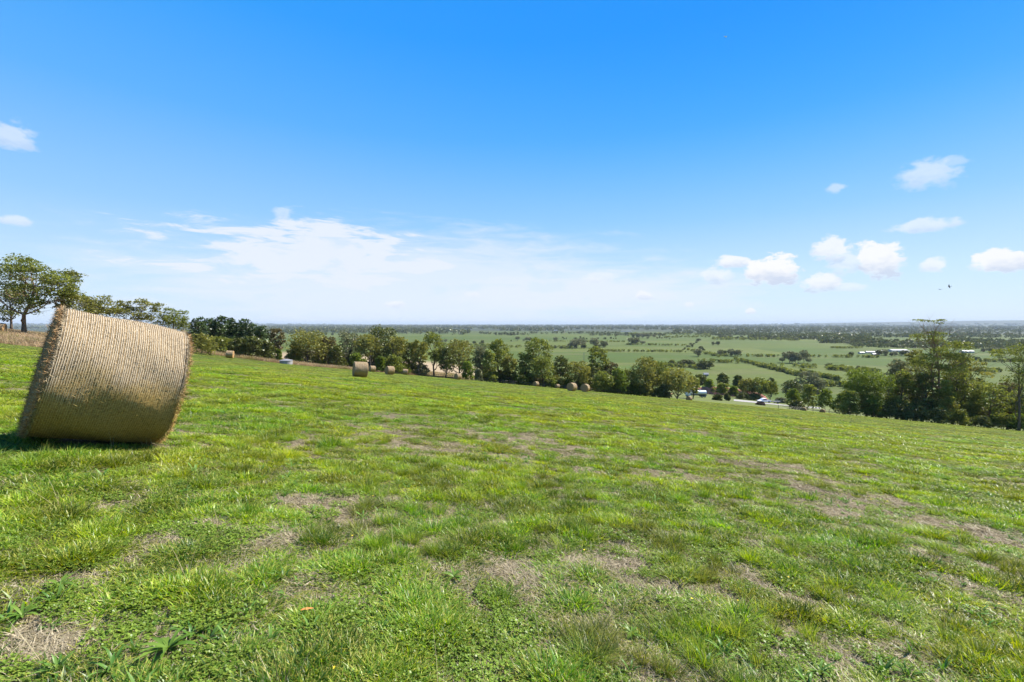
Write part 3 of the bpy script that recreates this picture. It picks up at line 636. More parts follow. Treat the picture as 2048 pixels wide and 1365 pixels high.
    k = np.arange(n)*5; Fq = np.stack([k, k+1, k+2, k+3], -1); Ft = np.stack([k+3, k+2, k+4], -1); v = g.random(n)
    st = mesh_np('loose_straw', Vv, [Fq, Ft], M_lstraw, {'v': ('FACE', 'FLOAT', np.concatenate([v, v]))})
    return body, net, st
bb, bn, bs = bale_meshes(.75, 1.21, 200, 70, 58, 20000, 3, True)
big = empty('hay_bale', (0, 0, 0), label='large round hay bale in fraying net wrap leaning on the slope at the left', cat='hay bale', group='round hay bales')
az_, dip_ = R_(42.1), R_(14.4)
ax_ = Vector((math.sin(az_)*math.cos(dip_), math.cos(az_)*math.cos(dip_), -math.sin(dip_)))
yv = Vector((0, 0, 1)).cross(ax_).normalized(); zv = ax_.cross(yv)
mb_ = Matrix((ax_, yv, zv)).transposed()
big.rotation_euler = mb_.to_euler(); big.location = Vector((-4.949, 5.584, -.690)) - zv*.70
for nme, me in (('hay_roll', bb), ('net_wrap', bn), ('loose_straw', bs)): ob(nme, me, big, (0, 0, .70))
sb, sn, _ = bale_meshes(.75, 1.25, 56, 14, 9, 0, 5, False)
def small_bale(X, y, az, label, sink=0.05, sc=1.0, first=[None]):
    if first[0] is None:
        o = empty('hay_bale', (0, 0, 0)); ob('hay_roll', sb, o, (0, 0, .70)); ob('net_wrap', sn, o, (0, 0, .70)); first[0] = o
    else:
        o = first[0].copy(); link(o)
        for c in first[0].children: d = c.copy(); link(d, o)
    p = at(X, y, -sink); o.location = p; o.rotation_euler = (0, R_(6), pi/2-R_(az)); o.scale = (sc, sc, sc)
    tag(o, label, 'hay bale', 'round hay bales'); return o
BL = [(718, 44.0, 62, 'nearest of the distant hay bales, wide dark end facing left, before the tree line', 1.0),
      (458, 91, 70, 'pale hay bale standing against the dark pines far to the left', 1.0),
      (743, 104, 48, 'small hay bale half hidden directly behind the wide one left of centre', .95),
      (778, 80, 48, 'hay bale with dark left end between two smaller bales left of centre', 1.0),
      (809.5, 112, 78, 'pale small hay bale right of the dark ended one below the tree trunks', .95),
      (915, 107.5, 45, 'single hay bale on open grass in front of the rail fence', 1.0),
      (1072, 135, 45, 'small dark ended hay bale near the shaded trees at the centre', 1.0),
      (1115, 138, 60, 'smallest dark hay bale in tree shade between the single and the paired bales', .85),
      (1144, 80.3, 40, 'left bale of the touching pair in front of the centre trees', 1.0),
      (1171, 89, 30, 'right bale of the touching pair with its round brown end showing', 1.05),
      (1380, 138, 50, 'hay bale peeping over the field edge in front of the white tank truck', 1.0),
      (1611, 136, 40, 'left of two half sunken bales by the scrub on the right', 1.0),
      (1649, 136, 40, 'right of two half sunken bales by the scrub on the right', 1.0),
      (-4, 64, 60, 'tan hay bale cut by the left picture edge under the gum trees', 1.0)]
for X, y, a, lab, sc in BL: small_bale(X, y, a, lab, sc=sc, sink=(-.05 if X < 1300 else (.15 if X < 1500 else .4)))

ORD = 'first second third fourth fifth sixth seventh eighth ninth tenth eleventh twelfth thirteenth fourteenth fifteenth sixteenth'.split()
ORD += [a for a in 'seventeenth eighteenth nineteenth twentieth'.split()] + ['twenty-'+a for a in ORD[:9]] + ['thirtieth'] + ['thirty-'+a for a in ORD[:9]]
# ------------------------------------------------------------------ trees
def barkmat(name, a, b):
    m, t, o = mat(name); tc = t.new('ShaderNodeTexCoord').outputs['Object']; n = t.noise(t.mapv(tc, (3, 3, .7)), 3, 6, .65)
    pbr(t, o, t.mix(t.rng(n, .3, .7), a, b), .9, .15, n, .6, .08); return m
M_bark = barkmat('brown_bark', (.055, .042, .032), (.16, .125, .095)); M_bark2 = barkmat('pale_bark', (.16, .14, .12), (.40, .36, .31)); M_bark3 = barkmat('orange_bark', (.14, .085, .05), (.32, .21, .13))
LM = {'olive': leafmat('olive_leaves', (.085, .098, .020), (.285, .270, .065), .36, gloss=.010, nscale=.35),
      'gum': leafmat('gum_leaves', (.080, .105, .020), (.255, .275, .060), .36, gloss=.010, nscale=.35),
      'grey': leafmat('grey_green_leaves', (.100, .108, .050), (.260, .260, .125), .22, gloss=.010, nscale=.35),
      'dark': leafmat('dark_leaves', (.055, .066, .014), (.160, .175, .040), .18, gloss=.02, nscale=.35),
      'pine': leafmat('pine_needles', (.022, .040, .012), (.075, .110, .030), .12, gloss=.02, nscale=.4),
      'bright': leafmat('bright_leaves', (.075, .115, .018), (.190, .235, .040), .38, gloss=.010, nscale=.4),
      'rust': leafmat('rusty_leaves', (.075, .066, .026), (.175, .145, .060), .25, gloss=.010, nscale=.35),
      'brown': leafmat('brown_scrub', (.080, .060, .045), (.170, .125, .090), .15, gloss=.02, nscale=.4)}
def leaves(cl, n, sz, g, shell=.55, hang=0.0):
    """cl rows (cx,cy,cz,rx,ry,rz); leaf quads through the clumps' volume, most near the top shell"""
    cl = np.asarray(cl, float); vol = (cl[:, 3]*cl[:, 4]*cl[:, 5])**.72; k = g.choice(len(cl), n, p=vol/vol.sum()); c = cl[k]
    d = g.normal(size=(n, 3)); d /= np.linalg.norm(d, axis=1)[:, None]; d[:, 2] = np.where((d[:, 2] < 0) & (g.random(n) < .6), -d[:, 2], d[:, 2])
    rr = np.where(g.random(n) < shell, .82+.25*g.random(n), g.random(n)**.5)
    # sub-lumps so that each clump has knobs and gaps
    knob = 1+.20*np.sin(d[:, 0]*5+k*1.7)*np.sin(d[:, 1]*5+k*.9)+.14*np.sin(d[:, 2]*7+k*2.3)+.10*np.sin(d[:, 0]*11+k)*np.sin(d[:, 2]*9+k)
    p = c[:, :3]+d*c[:, 3:6]*(rr*knob)[:, None]
    u = g.normal(size=(n, 3)); u[:, 2] *= .6; u /= np.linalg.norm(u, axis=1)[:, None]; w = np.cross(u, g.normal(size=(n, 3))); w /= np.linalg.norm(w, axis=1)[:, None]
    s = sz*(.55+.9*g.random(n))[:, None]; u = u*s; w = w*s*(.35+.4*g.random(n))[:, None]
    Vv = np.stack([p-u, p+w, p+u, p-w], 1).reshape(-1, 3); q = (np.arange(n)*4)[:, None]+np.arange(4)[None]
    lv = np.clip(.5+.22*g.normal(size=n)+.10*np.sin(k*2.1), 0, 1)
    return Vv, q, lv
def limb_path(a, b, g, wob=.12, n=5, sag=.0):
    a = np.array(a, float); b = np.array(b, float); L = np.linalg.norm(b-a); P = []
    bow = g.normal(0, wob*L, 3); bow[2] = -abs(bow[2])*.6+sag*L
    for s in np.linspace(0, 1, n): P.append(a+(b-a)*s+bow*math.sin(s*pi)*(1-.3*s)+(g.normal(0, .02*L, 3) if 0 < s < 1 else 0))
    return P
def tree_meshes(H, cl, rad, leafm, bark, nleaf, lsz, g, trunk=None, trunk_top=.55, bare=(), nside=7, twigs=3):
    """trunk runs from the foot through the path, a limb goes to every clump"""
    mb = MB(); top = H*trunk_top
    if trunk is None: trunk = [(0, 0, -.6), (g.normal(0, .02)*H, g.normal(0, .02)*H, top*.45), (g.normal(0, .04)*H, g.normal(0, .03)*H, top)]
    tp = np.array(trunk, float); n = 7; s = np.linspace(0, len(tp)-1, n); path = [tp[int(min(k, len(tp)-2))]*(1-(k-int(min(k, len(tp)-2))))+tp[int(min(k, len(tp)-2))+1]*(k-int(min(k, len(tp)-2))) for k in s]
    rads = [rad*(1.35 if i == 0 else 1)*(1-.55*i/(n-1)) for i in range(n)]
    mb.tube(path, rads, nside)
    for c in list(cl)+list(bare):
        c = np.array(c[:3], float); h = c[2]
        cand = [(p, r) for p, r in zip(path, rads) if p[2] < max(h-.12*H, path[2][2]+.01)]
        p0, r0 = cand[-1] if g.random() < .6 else cand[g.integers(max(0, len(cand)-3), len(cand))]
        P = limb_path(p0, c-np.array([0, 0, .1*H*.2]), g); rr = min(r0*.6, rad*.45)
        mb.tube(P, [rr*(1-.75*k/(len(P)-1)) for k in range(len(P))], 5)
        for _ in range(twigs):
            e = c+g.normal(0, 1, 3)*np.array([.09, .09, .05])*H; mb.tube(limb_path(P[-2], e, g, n=3), [rr*.35, rr*.22, rr*.1], 4, False)
    Vv, q, lv = leaves(cl, nleaf, lsz, g)
    crown = mesh_np('crown', Vv, q, leafm, {'v': ('FACE', 'FLOAT', lv)})
    return mb.mesh('trunk', bark, True), crown
def clumps_for(kind, H, Wd, g):
    """crown clumps in metres; Wd = crown width"""
    out = []; hw = Wd/2
    if kind == 'gum':         # open, layered umbrellas
        n = 21
        for k in range(n):
            t_ = k/(n-1); z = H*(.38+.56*t_); r = hw*(.95*math.sqrt(max(0, 1-((t_-.45)/.62)**2)))*math.sqrt(g.random()*.7+.3); a = k*2.4+g.normal(0, .4)
            s = Wd*(.105+.075*g.random()); out.append((r*math.cos(a)*.85, r*math.sin(a)*.85, z, s*1.15, s*1.15, s*.78))
    elif kind == 'round':     # dense
        n = 26
        for k in range(n):
            t_ = k/(n-1); z = H*(.26+.60*t_); r = hw*.74*math.sqrt(max(.05, 1-((t_-.35)/.75)**2))*math.sqrt(g.random()*.8+.2); a = k*2.4+g.normal(0, .3)
            s = Wd*(.125+.07*g.random()); out.append((r*math.cos(a), r*math.sin(a), z, s, s, s*.72))
    elif kind == 'bush':      # foliage to the ground
        n = 16
        for k in range(n):
            t_ = k/(n-1); z = H*(.14+.68*t_); r = hw*.72*math.sqrt(max(.03, 1-(t_*.95)**2))*math.sqrt(g.random()*.8+.2); a = k*2.4+g.normal(0, .3)
            s = min(Wd*.16, H*.28)*(.75+.6*g.random()); out.append((r*math.cos(a), r*math.sin(a), z, s*1.1, s*1.1, s*.85))
    elif kind == 'pine':
        n = 20
        for k in range(n):
            t_ = k/(n-1); z = H*(.18+.80*t_); r = hw*(1-.72*t_)*.75*math.sqrt(g.random()*.8+.2); a = k*2.4+g.normal(0, .4)
            s = Wd*(.20-.09*t_)*(.85+.4*g.random()); out.append((r*math.cos(a), r*math.sin(a), z, s, s, s*.75))
    elif kind == 'sparse':
        n = 12
        for k in range(n):
            t_ = k/(n-1); z = H*(.30+.66*t_); r = hw*.9*math.sqrt(max(.1, 1-((t_-.4)/.7)**2))*math.sqrt(g.random()*.7+.3); a = k*2.4+g.normal(0, .4)
            s = Wd*(.11+.05*g.random()); out.append((r*math.cos(a), r*math.sin(a), z, s*1.2, s*1.2, s*.5))
    return out
NAMES = {'gum': 'gum_tree', 'round': 'broadleaf_tree', 'bush': 'bush', 'pine': 'pine_tree', 'sparse': 'gum_tree'}
CATS = {'gum': 'gum tree', 'round': 'tree', 'bush': 'bush', 'pine': 'pine tree', 'sparse': 'gum tree'}
cnt = [0]
def tree(X, Ytop, wpx, y, kind, leaf, label, dens=1.0, bark=None, group=None, dz=0.0):
    cnt[0] += 1; g = np.random.default_rng(1000+cnt[0])
    p = at(X, y, -.1-dz); ztop = -(Ytop-648)/F*y; H = max(ztop-p.z, 1.0); Wd = wpx/F*y
    cl = clumps_for(kind, H, Wd, g)
    # fit the crown's top and sides to the wanted outline
    zt = max(c[2]+c[5]*1.05 for c in cl); cl = [(c[0], c[1], c[2]*H/zt, c[3], c[4], c[5]) for c in cl]
    xm = max(abs(c[0])+c[3] for c in cl); k = (Wd/2)/xm; cl = [(c[0]*k, c[1]*k, c[2], c[3]*k, c[4]*k, c[5]*min(1, (k+1)/2)) for c in cl]
    lsz = {'pine': .0016, 'sparse': .0014}.get(kind, .0016)*y+.05
    area = Wd*H; n = int(dens*min(14000, 900+ {'gum': 1.25, 'round': 1.5, 'bush': 1.6, 'pine': 2.0, 'sparse': .8}[kind]*area/(lsz*lsz)*.9))
    rad = max(.05, H*(.022 if kind != 'bush' else .012))
    tm, cm = tree_meshes(H, cl, rad, LM[leaf], bark or (M_bark if kind != 'sparse' else M_bark2), n, lsz, g, trunk_top=.55 if kind in ('gum', 'round', 'sparse') else (.9 if kind == 'pine' else .4), twigs=2)
    o = empty(NAMES[kind], p, label=label, cat=CATS[kind], group=group)
    ob('trunk' if kind != 'bush' else 'stem', tm, o); ob('crown' if kind != 'bush' else 'foliage', cm, o); return o
def hero(name, cat, X, Yb, y, cl_px, trunk_px, leaf, bark, rad, label, nleaf, lsz, bare_px=(), depth=.5, seed=1, dz=0, twigs=3):
    """crown clumps given as photo outlines (X,Y,rx,ry) and turned into metres at the tree's own distance"""
    g = np.random.default_rng(seed); p = at(X, y, -.1-dz); s = y/F
    zz = lambda Y: -(Y-648)*s - p.z
    cl = []
    for (cx, cy, rx, ry) in cl_px:
        for e in range(2):
            dy = g.normal(0, depth)*rx*s*1.6; cl.append(((cx-X)*s+g.normal(0, .25)*rx*s*e, dy, zz(cy)+g.normal(0, .2)*ry*s*e, rx*s*(.95-.35*e), rx*s*(.95-.35*e), ry*s*(1.3 if rx > 11.5 or ry > 3 else 1.0)*(1.05-.25*e)))
    H = max(c[2]+c[5] for c in cl)
    tr = [(0, 0, -.6)] + [((a-X)*s, g.normal(0, .2), zz(b)) for a, b in trunk_px]
    bare = [((a-X)*s, g.normal(0, .8), zz(b)) for a, b in bare_px]
    tm, cm = tree_meshes(H, cl, rad, LM[leaf], bark, nleaf, lsz, g, trunk=tr, bare=bare, nside=8, twigs=twigs)
    o = empty(name, p, label=label, cat=cat); ob('trunk', tm, o); ob('crown', cm, o); return o

# the big gum on the ridge at the left, and its neighbours
hero('gum_tree', 'gum tree', 48, 665, 68, [(60, 528, 26, 11), (38, 545, 28, 12), (15, 560, 26, 12), (85, 545, 26, 12), (112, 552, 24, 12), (128, 565, 24, 12), (95, 570, 30, 13), (60, 578, 22, 9), (25, 580, 28, 10),
     (105, 592, 24, 12), (130, 590, 20, 14), (85, 610, 22, 16), (5, 572, 20, 10), (65, 548, 20, 8)], [(52, 630), (64, 600), (74, 575)], 'gum', M_bark3, .27,
     'spreading olive gum with a thick leaning trunk on the ridge at the far left', 12000, .13, seed=4, dz=-.9)
hero('gum_tree', 'gum tree', 23, 665, 74, [(12, 592, 22, 12), (28, 604, 20, 14), (0, 606, 16, 14), (18, 625, 18, 9), (36, 630, 10, 6), (8, 640, 8, 4)], [(24, 640), (26, 620), (20, 605)], 'dark', M_bark, .17,
     'thin dark trunked gum to the left of the thick leaning trunk', 3600, .13, seed=6, dz=-.9)
hero('gum_tree', 'gum tree', 132, 660, 70, [(150, 552, 10, 7), (152, 565, 9, 5), (145, 580, 12, 7), (155, 590, 10, 6), (138, 598, 14, 8), (162, 597, 8, 4), (128, 615, 16, 9), (150, 612, 10, 6)], [(135, 620), (140, 600), (146, 575)], 'olive', M_bark, .14,
     'wispy open gum just behind the top left corner of the big bale', 2600, .13, seed=7, dz=-.9)
hero('gum_tree', 'gum tree', 195, 660, 88, [(190, 605, 28, 12), (215, 612, 22, 10), (170, 615, 20, 12), (205, 628, 34, 12), (235, 625, 18, 9), (182, 598, 8, 4), (208, 594, 9, 3), (220, 600, 8, 4)], [(196, 635), (200, 620)], 'olive', M_bark, .25,
     'rounded olive gum showing above the middle of the big bale', 5200, .16, seed=8, dz=-.6)
hero('gum_tree', 'gum tree', 268, 665, 92, [(250, 607, 10, 4), (270, 606, 8, 3), (285, 606, 12, 6), (300, 612, 12, 6), (318, 612, 11, 5), (275, 622, 14, 7), (312, 625, 12, 8), (258, 625, 14, 10), (292, 633, 16, 7), (245, 628, 10, 8), (278, 640, 18, 8)], [(272, 645), (285, 625)], 'olive', M_bark, .16,
     'lacy gum with bare limbs showing above the right half of the big bale', 3800, .15, seed=9, dz=-.6)
hero('gum_tree', 'gum tree', 345, 672, 96, [(345, 622, 10, 5), (360, 628, 12, 6), (335, 634, 14, 7), (355, 642, 18, 8), (330, 650, 16, 8), (368, 655, 14, 10), (372, 640, 7, 5)], [(346, 650), (350, 636)], 'gum', M_bark, .16,
     'small lacy gum above the top right corner of the big bale', 3600, .15, seed=10, dz=-.4)
TREES = [
 # X   Ytop  w    y   kind     leaf     label
 (402, 667, 64, 92, 'bush', 'olive', 'rounded olive shrub just right of the big bale'),
 (398, 634, 64, 112, 'pine', 'pine', 'leftmost dark pine of the belt behind the rounded shrub'),
 (421, 636, 60, 120, 'pine', 'pine', 'second dark pine from the left of the belt'),
 (440, 632, 60, 116, 'pine', 'pine', 'tallest pine standing over the pale bale by the pines'),
 (462, 636, 60, 122, 'pine', 'pine', 'pine just right of the tallest of the belt'),
 (484, 638, 62, 118, 'pine', 'pine', 'broad dark pine right of the middle of the belt'),
 (503, 647, 56, 116, 'pine', 'pine', 'shorter pine near the right end of the belt'),
 (521, 651, 54, 114, 'pine', 'pine', 'lowest pine closing the right end of the belt'),
 (478, 676, 44, 106, 'bush', 'dark', 'dark bushy cypress at the foot of the pines beside the pale bale'),
 (508, 672, 50, 106, 'bush', 'dark', 'wide dark cypress under the right end of the pine belt'),
 (446, 672, 50, 110, 'bush', 'gum', 'mid green scrub under the pines left of the pale bale'),
 (551, 657, 40, 112, 'gum', 'rust', 'sparse half dead gum right of the pine belt'),
 (535, 680, 40, 108, 'bush', 'dark', 'low dark scrub at the foot of the half dead gum'),
 (557, 699, 12, 106, 'bush', 'bright', 'small lime green shrub beside the shed roof'),
 (617, 658, 92, 128, 'round', 'olive', 'broad olive crown behind the long dry grass left of centre'),
 (655, 672, 46, 132, 'round', 'rust', 'rusty brown tree against the right side of the broad olive crown'),
 (592, 682, 34, 126, 'bush', 'gum', 'low green bush beside the broad olive crown'),
 (672, 690, 44, 126, 'bush', 'dark', 'dark scrub between the rusty tree and the grey gum'),
 (698, 662, 56, 138, 'round', 'grey', 'grey green gum left of the tallest dark crown'),
 (737, 668, 60, 134, 'gum', 'olive', 'olive gum leaning into the left flank of the tallest dark crown'),
 (768, 650, 84, 140, 'round', 'dark', 'tallest dark rounded crown behind the wide hay bale'),
 (793, 672, 50, 136, 'round', 'olive', 'olive tree on the right flank of the tallest dark crown'),
 (712, 706, 34, 124, 'bush', 'bright', 'bright green shrub above the top of the wide hay bale'),
 (760, 712, 26, 122, 'bush', 'bright', 'small bright shrub right of the dead stem'),
 (787, 710, 44, 124, 'bush', 'gum', 'mid green shrub behind the pair of bales left of centre'),
 (820, 684, 40, 140, 'gum', 'dark', 'dark gum with twin bare trunks left of the tall forked gum'),
 (838, 680, 42, 136, 'gum', 'olive', 'pale trunked olive gum left of the tall forked gum'),
 (868, 664, 56, 146, 'gum', 'gum', 'tall forked gum with a clear trunk above the rail fence'),
 (890, 694, 36, 140, 'round', 'dark', 'dark low crowned tree right of the tall forked gum'),
 (918, 677, 66, 146, 'round', 'olive', 'wide yellowish crown above the single hay bale'),
 (935, 722, 34, 132, 'bush', 'bright', 'bright shrub behind the single hay bale'),
 (962, 692, 44, 146, 'round', 'grey', 'greyish tree right of the wide yellowish crown'),
 (978, 700, 34, 140, 'bush', 'gum', 'mid green bushy tree by the fence left of the tall narrow gum'),
 (957, 738, 18, 128, 'bush', 'grey', 'little blue grey shrub on the fence line'),
 (1000, 677, 52, 148, 'gum', 'gum', 'tall narrow gum with open top in the fence row'),
 (1019, 712, 36, 144, 'round', 'olive', 'lower olive tree right of the tall narrow gum'),
 (1044, 750, 20, 138, 'bush', 'dark', 'small dark shrub on the field edge at the centre'),
 (1050, 705, 40, 148, 'round', 'gum', 'green tree left of the tallest crown in the row'),
 (1075, 675, 62, 150, 'gum', 'gum', 'tallest crown in the row right of the picture centre'),
 (1086, 712, 60, 142, 'round', 'gum', 'full green tree in front of the tallest crown in the row'),
 (1122, 712, 44, 150, 'gum', 'dark', 'dark gap filling gum behind the touching pair of bales'),
 (1157, 722, 58, 144, 'round', 'olive', 'golden tipped rounded tree right above the touching pair of bales'),
 (1195, 692, 44, 154, 'gum', 'gum', 'slim gum rising above its neighbours right of the paired bales'),
 (1180, 730, 40, 150, 'round', 'dark', 'dark tree under the slim rising gum'),
 (1222, 722, 42, 154, 'round', 'rust', 'brownish crown right of the slim rising gum'),
 (1207, 742, 48, 142, 'bush', 'gum', 'green bushy tree below the slim rising gum'),
 (1237, 736, 44, 144, 'bush', 'bright', 'fresh green bushy tree below the brownish crown'),
 (1258, 738, 48, 148, 'round', 'gum', 'green tree between the brownish crown and the broad pair'),
 (1292, 712, 68, 150, 'round', 'olive', 'left of the broad pair of olive trees at right centre'),
 (1320, 722, 56, 154, 'round', 'gum', 'right of the broad pair of olive trees at right centre'),
 (1355, 734, 78, 146, 'round', 'olive', 'spreading tree with forked trunk beside the white tank truck'),
 (1388, 752, 30, 165, 'round', 'gum', 'small green tree above the white tank truck'),
 (1404, 748, 34, 260, 'round', 'dark', 'dark tree behind the red earth bank at its left end'),
 (1420, 758, 30, 240, 'bush', 'bright', 'yellow green bush above the red earth bank'),
 (1447, 746, 26, 270, 'round', 'dark', 'upright dark tree behind the red earth bank'),
 (1446, 766, 26, 225, 'round', 'gum', 'round topped green tree in front of the red earth bank'),
 (1468, 772, 20, 228, 'bush', 'bright', 'pale leafy bush right of the round topped tree'),
 (1478, 750, 26, 280, 'round', 'dark', 'dark conical tree behind the trees by the bank'),
 (1438, 790, 20, 172, 'bush', 'dark', 'dark round shrub at the field edge before the red bank'),
 (1456, 788, 14, 176, 'bush', 'dark', 'second smaller dark shrub before the red bank'),
 (1498, 757, 40, 214, 'gum', 'olive', 'left tree of the umbrella crowned group by the gravel yard'),
 (1520, 755, 44, 212, 'gum', 'gum', 'middle tree of the umbrella crowned group by the gravel yard'),
 (1543, 760, 34, 212, 'gum', 'gum', 'right tree of the umbrella crowned group by the gravel yard'),
 (1545, 756, 24, 300, 'round', 'dark', 'dark tree standing far behind the gravel yard'),
 (1490, 786, 34, 208, 'bush', 'dark', 'dark scrub under the umbrella crowned group at its left'),
 (1512, 788, 30, 209, 'bush', 'dark', 'dark scrub under the umbrella crowned group at its right'),
 (1524, 805, 20, 165, 'bush', 'brown', 'reddish brown dead shrub in front of the white utility truck'),
 (1565, 796, 22, 205, 'bush', 'grey', 'grey green low shrub beside the trailer'),
 (1585, 760, 40, 300, 'round', 'dark', 'left of the dark trees beyond the gravel yard'),
 (1618, 742, 50, 310, 'gum', 'grey', 'tall greyish gum beyond the gravel yard'),
 (1642, 757, 36, 300, 'round', 'grey', 'right of the dark trees beyond the gravel yard'),
 (1590, 777, 30, 172, 'bush', 'bright', 'yellow green scrub at the left end of the right hand thicket'),
 (1620, 768, 38, 164, 'bush', 'gum', 'loose leafy young tree above the left sunken bale'),
 (1598, 800, 36, 156, 'bush', 'dark', 'dark low scrub left of the sunken bales'),
 (1655, 778, 36, 164, 'bush', 'bright', 'pale leafy young tree above the right sunken bale'),
 (1686, 786, 28, 162, 'bush', 'bright', 'yellowish young tree left of the bright domed tree'),
 (1696, 806, 40, 140, 'bush', 'dark', 'dark undergrowth at the foot of the bright domed tree'),
 (1800, 718, 62, 128, 'round', 'grey', 'greyish tree right behind the bright domed tree'),
 (1835, 700, 60, 136, 'gum', 'olive', 'golden olive crown left of the tall bare topped gum'),
 (1812, 740, 50, 120, 'round', 'gum', 'mid green tree between the domed tree and the tall gum'),
 (1850, 745, 50, 118, 'round', 'dark', 'dark filled crown against the tall gum trunk'),
 (1912, 735, 60, 122, 'round', 'gum', 'green tree just right of the tall gum trunk'),
 (1935, 712, 80, 126, 'gum', 'olive', 'layered olive gum right of the tall bare topped gum'),
 (1895, 760, 44, 114, 'bush', 'gum', 'bushy green growth at the foot of the tall gum'),
 (1985, 765, 66, 114, 'gum', 'gum', 'slim trunked tree with rounded crown near the right edge'),
 (1958, 780, 48, 118, 'bush', 'gum', 'green bush left of the slim trunked tree'),
 (2022, 762, 60, 120, 'round', 'rust', 'rust tinted tree between the slim trunked tree and the right edge'),
 (2060, 770, 60, 112, 'round', 'gum', 'green tree cut by the right picture edge'),
 (1755, 808, 50, 122, 'bush', 'dark', 'dark undergrowth right of the bright domed tree'),
 (1795, 806, 56, 116, 'bush', 'dark', 'dark undergrowth left of the tall gum'),
 (1838, 812, 56, 112, 'bush', 'dark', 'deepest shaded bush at the foot of the tall gum on its left'),
 (1880, 815, 50, 110, 'bush', 'dark', 'shaded bush hiding the tall gum foot'),
 (1922, 818, 50, 110, 'bush', 'gum', 'green undergrowth right of the tall gum foot'),
 (2010, 826, 50, 108, 'bush', 'gum', 'low green bush under the slim trunked tree'),
 (2045, 828, 50, 106, 'bush', 'bright', 'yellowish bush on the field edge at the right picture edge'),
 (1968, 832, 40, 108, 'bush', 'dark', 'dark low bush left of the slim trunk near the right edge'),
]
for T in TREES: tree(*T)
for i_ in range(30):
    X = 965+i_*12.6+random.uniform(-4, 4); yb = 648+F*.1337+.0915*(X-1024)
    tree(X, yb-random.uniform(16, 34), random.uniform(24, 42), random.uniform(143, 152), 'bush', random.choice(['gum', 'dark', 'olive', 'bright']), ORD[i_]+' undergrowth bush from the left below the centre tree row', group='undergrowth below the centre tree row')
for i_ in range(16):
    X = 585+i_*17+random.uniform(-5, 5); yb = 648+F*.1337+.0915*(X-1024)
    tree(X, yb-random.uniform(20, 36), random.uniform(26, 44), random.uniform(134, 146), 'bush', random.choice(['gum', 'dark', 'grey']), ORD[i_]+' scrub bush from the left behind the distant bales left of centre', group='scrub behind the distant bales')
for i_ in range(14):
    X = 1705+i_*26+random.uniform(-6, 6)
    tree(X, 800+(X-1700)*.06-random.uniform(0, 22), random.uniform(36, 56), random.uniform(112, 124), 'bush', random.choice(['gum', 'olive', 'bright', 'grey']), ORD[i_]+' thicket bush from the left under the right hand trees', group='thicket under the right hand trees')
hero('broadleaf_tree', 'tree', 1738, 830, 122, [(1735, 755, 24, 13), (1714, 764, 16, 14), (1757, 768, 17, 15), (1737, 770, 27, 16), (1704, 778, 10, 14), (1768, 786, 11, 14), (1745, 784, 22, 14), (1701, 795, 8, 9), (1720, 784, 19, 13), (1762, 799, 10, 10)],
     [(1738, 812), (1737, 795), (1735, 778)], 'bright', M_bark, .16, 'bright yellow green domed tree at the left end of the right hand trees', 15000, .16, seed=21)
hero('gum_tree', 'gum tree', 1884, 852, 118, [(1845, 641, 11, 2.2), (1862, 643, 10, 2.0), (1885, 641, 9, 2.2), (1878, 647, 7, 1.6), (1868, 668, 16, 4), (1852, 676, 14, 6), (1884, 684, 16, 8), (1900, 696, 18, 6), (1922, 689, 22, 5), (1860, 700, 14, 5),
     (1935, 697, 9, 4), (1890, 712, 22, 8), (1912, 720, 20, 8), (1850, 718, 18, 8), (1872, 735, 26, 10), (1838, 726, 12, 6), (1925, 712, 12, 5), (1900, 742, 22, 9), (1865, 755, 20, 9)],
     [(1883, 800), (1880, 740), (1876, 710), (1872, 690)], 'gum', M_bark3, .30, 'very tall gum with bare upper branches and tiny flat top clumps rising above the horizon', 12000, .17,
     bare_px=[(1848, 646), (1862, 650), (1890, 648), (1838, 665), (1842, 690), (1930, 700)], seed=24, depth=.4, twigs=2)
hero('gum_tree', 'gum tree', 2046, 865, 104, [(2045, 700, 16, 9), (2025, 708, 18, 7), (2008, 713, 12, 4), (2042, 725, 16, 10), (2036, 745, 14, 10), (2050, 760, 20, 14), (2032, 765, 14, 8), (2055, 712, 20, 12)],
     [(2047, 820), (2046, 770), (2044, 730)], 'gum', M_bark, .25, 'overhanging gum with drooping left limb cut by the right picture edge', 4200, .16, seed=25)
# dead stem beyond the wide bale
p = at(740, 118, -.2); d_ = MB(); s_ = 118/F
d_.tube([(0, 0, 0), (.05, 0, 2.0), (-.05, 0, 4.2), (0, 0, (728-694)*s_)], [.13, .11, .09, .06], 7); d_.tube([(0, 0, (728-696)*s_), (.5, 0, (728-694.5)*s_), (.9, .1, (728-695)*s_)], [.06, .05, .02], 5)
o = d_.obj('dead_tree', M_bark, None, True, p); tag(o, 'bare dead stem with one short bent arm above the wide hay bale', 'dead tree')

